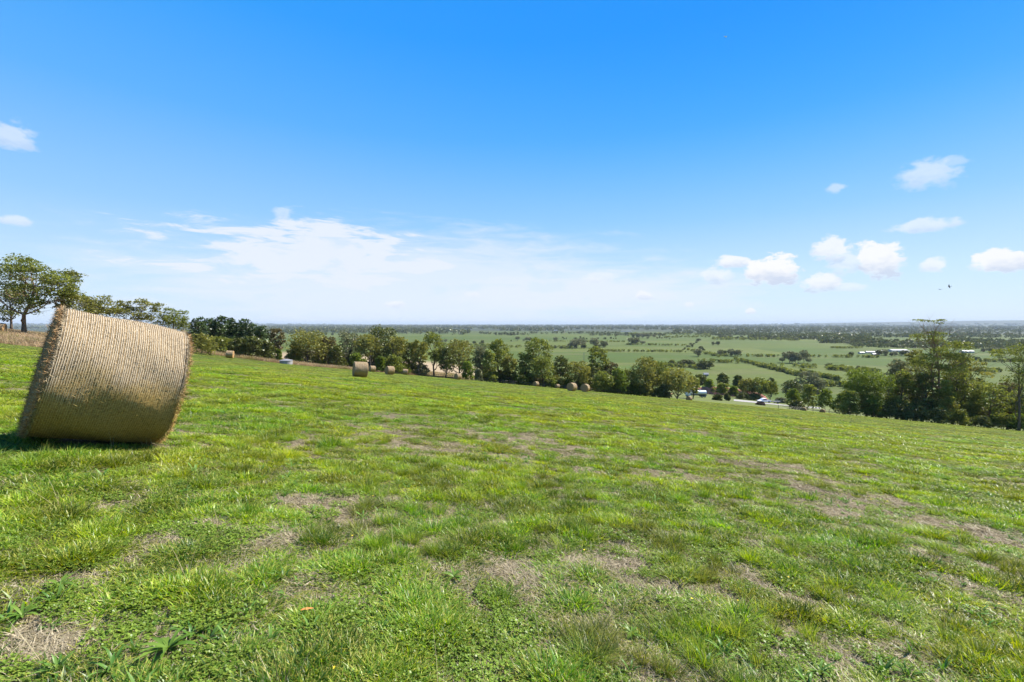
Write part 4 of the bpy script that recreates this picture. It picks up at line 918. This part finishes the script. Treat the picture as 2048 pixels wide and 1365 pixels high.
# ------------------------------------------------------------------ trees out on the plain
def far_mesh(kind, leaf, seed, nl, H=12, Wd=11):
    g = np.random.default_rng(seed); cl = clumps_for(kind, H, Wd, g)
    return tree_meshes(H, cl, .3, LM[leaf], M_bark, nl, .75, g, twigs=0, nside=5)
FM = [far_mesh('round', 'dark', 301, 700), far_mesh('gum', 'grey', 302, 560), far_mesh('round', 'gum', 303, 700), far_mesh('bush', 'dark', 304, 500, 8, 10), far_mesh('pine', 'pine', 305, 600, 12, 9)]
def plain_xy(X, Y):
    y = 56*F/(Y-648)
    for _ in range(6): y = float(down((X-1024)/F*y, y))*F/(Y-648)
    return (X-1024)/F*y, y
KN = ['broadleaf_tree', 'gum_tree', 'broadleaf_tree', 'bush', 'pine_tree']
def far_tree(X, Y, hpx, k, label, group, wk=1.0):
    x, y = plain_xy(X, Y); H = hpx/F*y; b = {0: 12, 1: 12, 2: 12, 3: 8, 4: 12}[k]; s = H/(b*1.0)
    o = empty(KN[k], (x, y, float(gz(x, y))-.2), random.uniform(0, 6), label=label, cat='tree' if k != 3 else 'bush', group=group); o.scale = (s*wk*random.uniform(.9, 1.15), s*wk, s)
    t_, c_ = FM[k]; ob('trunk' if k != 3 else 'stem', t_, o); ob('crown' if k != 3 else 'foliage', c_, o)
def row(X0, Y0, X1, Y1, n, h, ks, label, group, jit=2.6, wk=1.0):
    ts = sorted((i+.5)/n + random.uniform(-.9, .9)/n for i in range(n))
    for i, t_ in enumerate(ts):
        k = random.choice(ks); lb = label if group is None else '%s %s from the left of the %s' % (ORD[i], 'bush' if k == 3 else 'tree', group)
        far_tree(X0+(X1-X0)*t_, Y0+(Y1-Y0)*t_+random.uniform(-jit, jit)*.4, h*random.uniform(.45, 1.35), k, lb, group, wk*random.uniform(.8, 1.5))
row(1142, 696, 1176, 697, 6, 15, (0, 1), 'dark round clump of trees, left of two, on the green plain above the centre trees', 'left round clump on the plain', wk=1.1)
row(1186, 695, 1218, 695, 6, 15, (1, 0), 'grey green round clump of trees, right of two, on the plain above the centre trees', 'right round clump on the plain', wk=1.1)
row(1262, 690, 1285, 690, 5, 11, (1, 0), 'greyish copse beyond the two round clumps', 'greyish copse beyond', wk=1.2)
row(1105, 697, 1145, 697, 7, 5, (3, 0), 'low hedge bushes left of the two round clumps', 'hedge left of the clumps')
row(1262, 676, 1300, 678, 8, 8, (0, 1), 'scattered trees in the far middle of the plain', 'scattered trees in the far middle plain')
row(1305, 677, 1345, 679, 6, 6, (0, 1), '', 'smaller scattered far trees')
row(1120, 678, 1240, 679, 16, 4, (0, 3), 'thin dark line of small trees across the far plain', 'thin far tree line')
row(992, 672, 1040, 670, 10, 5, (0, 3), 'short dark tree row by the fawn paddock far off', 'short tree row by the fawn paddock')
row(1025, 683, 1070, 682, 6, 7, (0, 1), 'small dark trees on the plain left of the clumps', 'small plain trees left of the clumps')
row(1110, 684, 1118, 684, 1, 8, (1,), 'lone pale tree on the plain left of the two clumps', None)
row(1232, 675, 1240, 675, 1, 9, (0,), 'lone dark tree beyond the right round clump', None)
row(1180, 703, 1370, 704, 26, 3.2, (3, 0), 'row of small evenly spaced bushes along the plain fence line', 'bushes along the plain fence')
row(1290, 690, 1350, 692, 10, 3.5, (3, 0), 'dotted bushes along a second plain fence line', 'bushes along the second fence')
row(1366, 702, 1400, 682, 12, 6, (0, 1, 3), 'trees strung along the creek crossing the plain', 'trees along the creek')
row(1384, 694, 1440, 712, 7, 6, (0, 3), 'lower trees strung along the creek before the long clump', 'lower creek trees')
row(1396, 712, 1398, 714, 2, 14, (1,), 'two close pale trees standing by the creek bend', 'two trees by the creek bend')
row(1430, 711, 1485, 713, 10, 11, (0, 1), 'long dark clump of gums below the creek bend', 'long dark clump below the creek bend', wk=1.0)
row(1338, 732, 1390, 735, 8, 11, (0, 2), 'broad grey green trees behind the right centre tree row', 'trees behind the right centre row', wk=1.1)
row(1400, 738, 1422, 738, 3, 17, (0,), 'three dense trees forming one dark dome on the plain', 'dark dome of trees', wk=1.1)
row(1428, 691, 1440, 691, 2, 8, (0,), 'pair of dark trees in the open green paddock', 'pair of trees in the open paddock')
row(1568, 726, 1616, 727, 8, 20, (1,), 'flat topped copse alone in the green paddock at right', 'flat topped copse in the green paddock', wk=.9)
row(1425, 677, 1600, 681, 34, 6, (0, 1), 'long broken belt of trees across the far right plain', 'long broken belt on the far right plain')
row(1480, 722, 1590, 750, 22, 7, (3, 0), 'diagonal hedge of bushes running across the right plain', 'diagonal hedge across the right plain', jit=4)
row(1655, 735, 1735, 745, 14, 8, (3, 2), 'low scrub left above the bright domed tree', 'low scrub above the bright domed tree')
row(1703, 714, 1709, 714, 1, 9, (0,), 'single dark tree below the white farm sheds', None)
row(1760, 712, 1830, 712, 14, 10, (0, 1), 'dark trees standing round the white farm sheds', 'trees round the white farm sheds')
row(1690, 688, 1870, 694, 26, 8, (0, 1), 'tree belt behind the white farm sheds', 'tree belt behind the sheds')
row(1930, 722, 1950, 722, 1, 9, (0,), 'lone dark tree right of the tall gum on the plain', None)
row(1960, 705, 2048, 706, 12, 9, (0, 1), 'tree belt on the plain at the right picture edge', 'tree belt at the right edge')
row(860, 686, 985, 690, 12, 7, (0, 1), 'dark trees on the plain behind the fence row', 'plain trees behind fence row')
row(540, 668, 700, 672, 16, 8, (0, 2), 'distant trees beyond the pine belt', 'distant trees beyond the pines')
# far woods: one mass each
def woods(name, label, spec, leafm):
    """spec: (X0,Y0,X1,Y1,count,height_px,depth_px)"""
    Vs, Fs, vs = [], [], []; o = 0; g = np.random.default_rng(len(label))
    for X0, Y0, X1, Y1, n, hp, dp in spec:
        for i in range(int(n*(.8 if name == 'hedgerow' else 1))):
            X = X0+(X1-X0)*g.random(); Y = Y0+(Y1-Y0)*(X-X0)/(X1-X0+1e-6)+g.uniform(-dp, dp); Y = max(Y, 651.0)
            x, y = plain_xy(X, Y); H = max(hp*g.uniform(.6, 1.2)/F*y, 5); H = min(H, 22); w = H*g.uniform(.6, 1.3)*max(1, y/3500)
            m_ = 26; z0 = float(gz(x, y)); d = g.normal(size=(m_, 3)); d /= np.linalg.norm(d, axis=1)[:, None]; d[:, 2] = np.abs(d[:, 2])
            p = np.array([x, y, z0+H*.45])+d*np.array([w*.5, w*.5, H*.5])*(.7+.3*g.random((m_, 1))); p[:8, 2] = z0+H*g.random(8)*.5
            u = g.normal(size=(m_, 3)); u /= np.linalg.norm(u, axis=1)[:, None]; ww = np.cross(u, g.normal(size=(m_, 3))); ww /= np.linalg.norm(ww, axis=1)[:, None]; sc = w*.22
            Vs.append(np.stack([p-u*sc, p+ww*sc*.8, p+u*sc, p-ww*sc*.8], 1).reshape(-1, 3)); Fs.append((np.arange(m_)*4)[:, None]+np.arange(4)[None]+o); o += m_*4; vs.append(np.full(m_, g.random())*.6+.4*g.random(m_))
    me = mesh_np(name, np.concatenate(Vs), np.concatenate(Fs), leafm, {'v': ('FACE', 'FLOAT', np.concatenate(vs))}); tag(ob(name, me), label, 'woodland', kind='stuff')
woods('far_woodland', 'hazy dark woods and tree belts spread across the plain up to the horizon', [(0, 652, 2100, 652, 1500, 3, 1.2), (380, 655, 1000, 656, 900, 4, 2.5), (1000, 656, 2100, 656, 800, 3.5, 2.2), (1400, 664, 2100, 664, 700, 4, 3.5),
      (600, 662, 940, 666, 420, 7, 4), (1000, 661, 1130, 662, 90, 5, 1.5), (1640, 678, 1740, 681, 200, 9, 3), (1560, 672, 2060, 674, 420, 6, 3), (1780, 690, 2060, 695, 260, 8, 5), (1500, 676, 1650, 678, 160, 7, 2), (1640, 684, 1780, 688, 160, 9, 2.5), (1180, 671, 1330, 672, 110, 5, 1.0), (1700, 692, 1860, 696, 130, 7, 2), (1900, 684, 2060, 690, 200, 8, 3.5), (1330, 668, 1560, 669, 200, 4, 1.3), (960, 668, 1060, 670, 60, 4, 1), (1060, 667, 1240, 668, 90, 4, 1.2), (1420, 670, 1620, 672, 200, 5, 1.5), (1000, 657, 2060, 660, 700, 4, 3), (380, 659, 900, 661, 400, 5, 2.5), (520, 664, 640, 668, 120, 7, 3), (0, 655, 260, 656, 180, 5, 3), (1340, 664, 1500, 665, 120, 5, 2)], LM['dark'])

woods('hedgerow', 'low dark hedges and scrub lines between the paddocks of the plain', [(1095, 683.5, 1250, 684.5, 90, 2.6, .5), (1250, 690, 1372, 692, 60, 2.4, .5), (1180, 703, 1372, 705, 70, 2.0, .4), (1440, 713, 1640, 715, 60, 1.6, .4), (1640, 715, 1760, 716, 40, 1.6, .4), (1375, 700, 1440, 714, 60, 3.2, 1.2),
      (1470, 720, 1600, 752, 140, 5.0, 1.5), (1655, 738, 1760, 747, 110, 6, 2.5), (1300, 731, 1420, 738, 90, 5, 2), (1600, 745, 1680, 762, 60, 2.4, .8), (1660, 697, 1730, 697, 40, 2.2, .5), (1960, 724, 2060, 724, 50, 2.5, .7), (1930, 742, 2000, 746, 40, 5, 2), (990, 694, 1145, 697, 90, 4.5, 1.5), (870, 690, 990, 696, 110, 6, 2.5),
      (1330, 676, 1420, 674, 90, 4, 1.2), (1425, 679, 1600, 681, 160, 5, 1.2), (1240, 669, 1420, 670, 120, 3.0, 1.0), (1640, 770, 1700, 776, 40, 4, 2), (1380, 722, 1480, 727, 30, 2.2, 1), (1500, 733, 1640, 736, 30, 1.8, 2)], LM['gum'])
# ------------------------------------------------------------------ fences
M_wood = simple('weathered_timber', (.20, .165, .13), .9, .35, 6)
M_wire = simple('fence_wire', (.30, .29, .28), .5, .1, 3, metal=.6)
def fence(pts, step, label, rails=True, hpost=1.2):
    """pts (X px, depth)"""
    P = [at(X, y) for X, y in pts]; root = empty('fence', P[0], label=label, cat='fence')
    seg = [(P[i+1]-P[i]).length for i in range(len(P)-1)]; tot = sum(seg); n = int(tot/step); loc = []
    for k in range(n+1):
        d = k*tot/n; i = 0
        while i < len(seg)-1 and d > seg[i]: d -= seg[i]; i += 1
        q = P[i].lerp(P[i+1], d/seg[i]); q.z = float(gz(q.x, q.y)); loc.append(q-P[0])
    pm = MB(); pm.tube([(0, 0, -.3), (0, 0, hpost)], [.085, .075], 7); pmesh = pm.mesh('post', M_wood)
    for q in loc[:100]: ob('post', pmesh, root, q)
    for zz in ((.45, .95) if rails else (.3, .6, .9, 1.1)):
        m_ = MB()
        for a, b in zip(loc[:-1], loc[1:]):
            if rails:
                d = (b-a); m_.tube([a+Vector((0, 0, zz)), b+Vector((0, 0, zz))], .05, 4)
            else: m_.tube([a+Vector((0, 0, zz)), b+Vector((0, 0, zz))], .012, 3)
        m_.obj('rail' if rails else 'wire', M_wood if rails else M_wire, root)
fence([(800, 150), (900, 143), (1010, 141), (1120, 142), (1210, 144)], 3.2, 'grey post and rail fence along the foot of the field below the gum row')
fence([(1560, 150), (1650, 147), (1760, 130)], 4.5, 'wire fence with dark posts on the field edge in front of the gravel yard', False, 1.25)

# ------------------------------------------------------------------ yard, bank, buildings, vehicles beyond the field edge
M_gravel = simple('pale_gravel', (.27, .25, .235), .9, .25, 1.5)
M_red = simple('red_earth', (.36, .145, .095), .95, .35, .8)
def strip(name, pts, label, m):
    """pts (X px, near depth, far depth): a sheet laid on the ground"""
    V = []; Fq = []; k = 8
    for X, y0, y1 in pts:
        for e in range(k):
            q = at(X, y0+(y1-y0)*e/(k-1)); V.append((q.x, q.y, q.z+.05))
    for i in range(len(pts)-1):
        for e in range(k-1): Fq.append((i*k+e, (i+1)*k+e, (i+1)*k+e+1, i*k+e+1))
    o = ob(name, mesh_np(name, np.array(V), np.array(Fq), m, smooth=True)); tag(o, label, 'road', kind='structure')
strip('gravel_yard', [(X, 179+.0*X, 191+5*math.sin((X-1440)/30)) for X in np.linspace(1470, 1645, 40)], 'pale gravel yard and track beyond the field edge', M_gravel)
def bank():
    X = np.linspace(1385, 1542, 60); V = []; k = 6
    for i, x_ in enumerate(X):
        e = math.sin(pi*i/59)**.35; b = at(x_, 236)
        for j_ in range(k):
            t_ = j_/(k-1); V.append((b.x, b.y+t_*2.2+random.uniform(-.25, .25), b.z-.3+e*4.4*t_+random.uniform(-.12, .12)))
        V.append((b.x, b.y+9, b.z-.5+e*4.4)); V.append((b.x, b.y+26, b.z-1.2))
    k = 8; Fq = []; mi = []
    for i in range(59):
        for j_ in range(k-1): Fq.append((i*k+j_, (i+1)*k+j_, (i+1)*k+j_+1, i*k+j_+1)); mi.append(1 if j_ >= k-3 else 0)
    me = mesh_np('earth_bank', np.array(V), np.array(Fq), M_red); me.materials.append(simple('bank_turf', (.13, .17, .03), .9, .3, 1)); me.polygons.foreach_set('material_index', mi)
    tag(ob('earth_bank', me), 'cut bank of bare red earth with turf along its top', 'bank', kind='structure')
bank()
M_white = simple('white_paint', (.78, .78, .76), .5, .08, 2); M_glass = simple('dark_glass', (.03, .04, .05), .1, .1, 2, spec=.5); M_rub = simple('black_rubber', (.02, .02, .02), .8, .1); M_grey = simple('grey_steel', (.38, .40, .42), .5, .15, 2, metal=.3)
M_roof = simple('pale_iron_roof', (.24, .25, .26), .5, .12, 1.0); M_wall = simple('cream_wall', (.45, .42, .36), .8, .12, 1); M_dk = simple('dark_steel', (.07, .07, .075), .6, .2)
def wheels(root, xs, yw, r):
    m_ = MB(); n = 14
    pr = [(math.cos(2*pi*k/n)*r, math.sin(2*pi*k/n)*r) for k in range(n)]; V = [(a, -.13, b) for a, b in pr]+[(a, .13, b) for a, b in pr]
    m_.add(V, [tuple(range(n)), tuple(range(2*n-1, n-1, -1))]+[(i, (i+1) % n, (i+1) % n+n, i+n) for i in range(n)])
    hb = MB(); pr2 = [(math.cos(2*pi*k/n)*r*.5, math.sin(2*pi*k/n)*r*.5) for k in range(n)]; V = [(a, -.14, b) for a, b in pr2]+[(a, .14, b) for a, b in pr2]
    hb.add(V, [tuple(range(n)), tuple(range(2*n-1, n-1, -1))]+[(i, (i+1) % n, (i+1) % n+n, i+n) for i in range(n)])
    wm = m_.mesh('wheel', M_rub); hm = hb.mesh('rim', M_grey)
    for x_ in xs:
        for s_ in (-1, 1): w = ob('wheel', wm, root, (x_, s_*yw, r)); ob('rim', hm, w)
# tank truck, cab to the left
p = at(1393, 183, .05); tk = empty('tank_truck', p, R_(-4), label='white tank truck parked beyond the field edge under the trees', cat='truck')
c_ = MB(); c_.prism([(-3.9, .75), (-3.95, 1.6), (-3.7, 2.6), (-2.25, 2.75), (-2.25, .75)], -1.15, 1.15, 'y'); c_.obj('cab', M_white, tk)
g_ = MB(); g_.box((-3.86, 0, 2.12), (.12, 1.9, .75)); g_.obj('windscreen', M_glass, tk); g_ = MB(); g_.box((-3.0, 0, 2.1), (.8, 2.33, .6)); g_.obj('side_window', M_glass, tk)
t_ = MB(); n = 18; prof = [(1.15*math.cos(2*pi*k/n), 1.85+.85*math.sin(2*pi*k/n)) for k in range(n)]; t_.prism(prof, -1.9, 4.0); t_.obj('tank', M_white, tk, False)
t_ = MB(); t_.tube([(-.6, 0, 2.8), (-.6, 0, 3.0)], .3, 10); t_.tube([(1.8, 0, 2.8), (1.8, 0, 3.0)], .3, 10); t_.obj('hatch', M_grey, tk); t_ = MB(); t_.box((.2, 0, .95), (8, 1.9, .35)); t_.obj('chassis', M_dk, tk)
wheels(tk, (-3.1, 2.2, 3.3), .98, .5)
# utility truck with trailer
p = at(1531, 190, .05); ut = empty('pickup_truck', p, R_(8), label='white utility truck with dark windows standing on the gravel yard', cat='pickup truck')
c_ = MB(); c_.prism([(-2.6, .45), (-2.65, .95), (-1.5, 1.12), (-.85, 1.75), (.5, 1.78), (.75, 1.1), (2.5, 1.1), (2.5, .45)], -.9, .9, 'y'); c_.obj('body', M_white, ut)
g_ = MB(); g_.prism([(-1.30, 1.16), (-.82, 1.66), (.42, 1.68), (.58, 1.16)], -.915, .915, 'y'); g_.obj('side_window', M_glass, ut); g_ = MB(); g_.box((1.65, 0, 1.13), (1.55, 1.5, .1)); g_.obj('tray', M_dk, ut)
g_ = MB(); g_.box((-2.66, 0, .55), (.14, 1.7, .25)); g_.obj('bumper', M_dk, ut)
for s_ in (-.65, .65): g_ = MB(); g_.box((-2.66, s_, .82), (.06, .3, .14)); g_.obj('headlight', M_grey, ut)
wheels(ut, (-1.7, 1.6), .84, .38)
p = at(1555, 193, .05); tr_ = empty('trailer', p, R_(8), label='low dark trailer behind the white utility truck', cat='trailer')
c_ = MB(); c_.box((0, 0, .75), (3.6, 1.8, .18)); c_.obj('deck', M_dk, tr_); c_ = MB()
for x_ in (-1.7, 0, 1.7):
    for s_ in (-.85, .85): c_.box((x_, s_, 1.05), (.07, .07, .5))
for s_ in (-.85, .85): c_.box((0, s_, 1.27), (3.5, .05, .08))
c_.obj('side_rail', M_grey, tr_); c_ = MB(); c_.tube([(-1.8, 0, .7), (-3.0, 0, .6)], .06, 6); c_.obj('drawbar', M_dk, tr_); wheels(tr_, (.1,), .95, .36)

def building(X, y, L, Wd, h, rise, rz, label, name='farm_shed', roofm=None, wallm=None, door=True, z=0):
    p = at(X, y, -.1+z); b = empty(name, p, rz, label=label, cat='shed' if 'shed' in name else 'house'); wallm = wallm or M_wall; roofm = roofm or M_roof
    w = MB(); w.prism([(-Wd/2, 0), (-Wd/2, h), (0, h+rise), (Wd/2, h), (Wd/2, 0)], -L/2, L/2); w.obj('wall', wallm, b)
    r = MB(); e = .5
    for s_ in (-1, 1):
        a = (s_*(Wd/2+e), h-rise*e/(Wd/2)+.06); c = (0, h+rise+.06); r.prism([a, c, (c[0], c[1]+.12), (a[0], a[1]+.12)], -L/2-.4, L/2+.4)
    r.obj('roof', roofm, b)
    if door:
        d = MB(); d.box((-L*.2, -Wd/2-.02, h*.42), (min(3.5, L*.25), .1, h*.84)); d.obj('door', M_dk, b)
        for k in range(2): d = MB(); d.box((L*(.15+.2*k), -Wd/2-.02, h*.55), (1.5, .08, 1.0)); d.obj('window', M_glass, b)
    return b
p = at(571, 100, 0); wt = empty('water_tank', p, label='round pale grey concrete water tank behind the long dry grass right of the pines', cat='water tank'); c_ = MB(); c_.tube([(0, 0, -.2), (0, 0, .75)], [1.3, 1.3], 24); c_.obj('wall', simple('tank_concrete', (.26, .25, .24), .9, .2, 2), wt)
c_ = MB(); c_.tube([(0, 0, .752), (0, 0, .85), (0, 0, 1.12)], [1.38, 1.36, .15], 24); c_.obj('lid', simple('tank_lid', (.20, .20, .21), .8, .2, 2), wt)
def plain_b(X, Y, Lpx, hpx, label, name='farm_shed', rz=0.0, roofm=None):
    x, y = plain_xy(X, Y); L = Lpx/F*y; h = max(hpx/F*y*.55, 2.4)
    building(X, y, L, L*.45, h, h*.5, rz, label, name, roofm)
plain_b(1796, 704, 32, 6, 'longest white roofed shed of the farm on the right plain')
plain_b(1762, 706, 22, 6, 'white roofed shed just left of the longest one', rz=.2)
plain_b(1742, 707, 16, 5, 'small white shed in the middle of the farm row', rz=-.2)
plain_b(1724, 708, 12, 4.5, 'leftmost little white shed of the farm row', rz=.3)
plain_b(1822, 706, 16, 4, 'grey white shed at the right end of the farm row', rz=.3)
plain_b(1752, 711, 14, 4, 'low white shed in front of the farm row', rz=.1)
plain_b(1765, 688, 14, 4, 'tan roofed house behind the farm row', 'farm_house', .1, simple('tan_roof', (.42, .33, .26), .8, .1))
plain_b(1785, 688, 10, 4, 'second smaller tan roofed house behind the farm row', 'farm_house', -.1, bpy.data.materials.get('tan_roof'))
plain_b(1935, 706, 22, 6, 'white shed alone right of the tall bare topped gum', rz=.05)
plain_b(1724, 679, 8, 3, 'tiny pale house in the dark wood above the farm', 'farm_house')
plain_b(1457, 663, 10, 2.5, 'far white roof in the middle of the hazy plain', 'farm_shed')
plain_b(1252, 664, 20, 2.0, 'long far white roof beyond the two round clumps', 'farm_shed')
plain_b(1112, 662.5, 8, 2.5, 'far pale house on the plain left of the long far roof', 'farm_house')
plain_b(572, 664, 9, 4, 'white farmhouse roof among the trees beyond the half dead gum', 'farm_house')
plain_b(534, 664, 8, 3, 'pale roof peeping from trees beyond the end of the pine belt', 'farm_house')
plain_b(1413, 753, 9, 2.6, 'white roofed house among trees beyond the tank truck', 'farm_house')
# cow
def cow():
    p = at(1340, 160, 0); m_ = simple('tan_hide', (.40, .22, .12), .9, .2, 2)
    me = bpy.data.meshes.new('body'); V = [(0, 0, 1.1), (-.7, 0, 1.15), (.75, 0, 1.15), (1.15, 0, 1.25), (1.45, 0, 1.0), (1.7, 0, .75)]; E_ = [(0, 1), (0, 2), (2, 3), (3, 4), (4, 5)]; Rr_ = [.38, .33, .33, .2, .17, .1]
    for bx, by in ((-.75, .2), (-.75, -.2), (.7, .2), (.7, -.2)):
        k = len(V); V += [(bx, by, .85), (bx-.05, by, .45), (bx, by, .02)]; E_ += [(1 if bx < 0 else 2, k), (k, k+1), (k+1, k+2)]; Rr_ += [.16, .085, .07]
    k = len(V); V += [(-1.05, 0, 1.3), (-1.15, 0, .6)]; E_ += [(1, k), (k, k+1)]; Rr_ += [.06, .04]
    for s_ in (-1, 1): k = len(V); V += [(1.4, s_*.25, 1.12)]; E_ += [(4, k)]; Rr_ += [.05]
    me.from_pydata(V, E_, []); me.materials.append(m_); o = ob('cow', me, None, p); o.rotation_euler = (0, 0, .3)
    sk = o.modifiers.new('skin', 'SKIN'); 
    for v, r in zip(me.skin_vertices[0].data, Rr_): v.radius = (r, r)
    me.skin_vertices[0].data[0].use_root = True
    o.modifiers.new('sub', 'SUBSURF').levels = 1; o.modifiers['sub'].render_levels = 2
    tag(o, 'tan cow grazing in shade left of the white tank truck', 'cow')
cow()
# birds
def bird(X, Y, d, span, m_, label, roll, rz):
    a, e = azel(X, Y); q = Vector((math.sin(a)*math.cos(e), math.cos(a)*math.cos(e), math.sin(e)))*d
    b = MB(); L = span*.45
    b.tube([(-L*.5, 0, 0), (-L*.3, 0, 0), (0, 0, .01*span), (L*.3, 0, 0), (L*.42, 0, .01), (L*.55, 0, 0)], [.015*span, .05*span, .075*span, .06*span, .045*span, .008*span], 8)
    for s in (-1, 1):
        V = [(L*.22, 0, .02), (-L*.2, 0, .02), (-L*.12, s*span*.26, span*.12), (L*.26, s*span*.26, span*.12), (-L*.25, s*span*.5, span*.07), (-L*.02, s*span*.5, span*.07)]
        V += [(x, y, z-.012*span) for x, y, z in V]; b.add(V, [(0, 1, 2, 3), (3, 2, 4, 5), (6, 9, 8, 7), (9, 11, 10, 8), (0, 3, 9, 6), (3, 5, 11, 9), (1, 7, 8, 2), (2, 8, 10, 4), (4, 10, 11, 5)])
    V = [(-L*.4, -.02*span, 0), (-L*.4, .02*span, 0), (-L*.85, .07*span, 0), (-L*.85, -.07*span, 0)]; V += [(x, y, z-.01*span) for x, y, z in V]; b.add(V, [(0, 1, 2, 3), (7, 6, 5, 4), (0, 4, 5, 1), (1, 5, 6, 2), (2, 6, 7, 3), (3, 7, 4, 0)])
    o = b.obj('bird', m_, None, True, q); o.rotation_euler = (roll, 0.1, rz); tag(o, label, 'bird')
M_bb = simple('black_feathers', (.015, .013, .012), .7, .1); M_bw = simple('pale_feathers', (.7, .7, .68), .7, .1)
bird(1898.5, 573.5, 70, .5, M_bb, 'dark bird with raised wings over the tall gum, upper right one of two', .9, 2.2)
bird(1880, 579.5, 80, .5, M_bb, 'dark bird gliding flat over the tall gum, lower left one of two', .05, 1.2)
bird(1451, 74, 60, .55, M_bw, 'pale bird high alone in the deep blue sky', .5, .4)
# overhead wires behind the left gum
for k, (Y0, Y1) in enumerate(((592, 610), (600, 616))):
    a = Vector(((-60-1024)/F*60, 60, -(Y0-652)/F*60)); b = Vector(((150-1024)/F*92, 92, -(Y1-648)/F*92)); m_ = MB()
    m_.tube([a.lerp(b, s)-Vector((0, 0, .5*math.sin(pi*s))) for s in np.linspace(0, 1, 12)], .018, 4)
    tag(m_.obj('overhead_wire', M_wire), ('upper' if k == 0 else 'lower')+' of two thin overhead wires crossing the gum crown at the far left', 'wire', 'overhead wires')

# ------------------------------------------------------------------ haze: one even body of air round everything
HZ = 4.3e-5
hm, t, o_ = mat('haze_air'); pv = t.new('ShaderNodeVolumePrincipled'); pv.inputs['Color'].default_value = (.60, .69, .79, 1); pv.inputs['Density'].default_value = HZ; pv.inputs['Anisotropy'].default_value = .0
t.l.new(pv.outputs[0], o_.inputs['Volume'])
hb = MB(); hb.box((0, 14500, 27), (122000, 93000, 186)); h_ = hb.obj('haze', hm); tag(h_, 'pale blue air over the far plain', 'haze', kind='stuff')
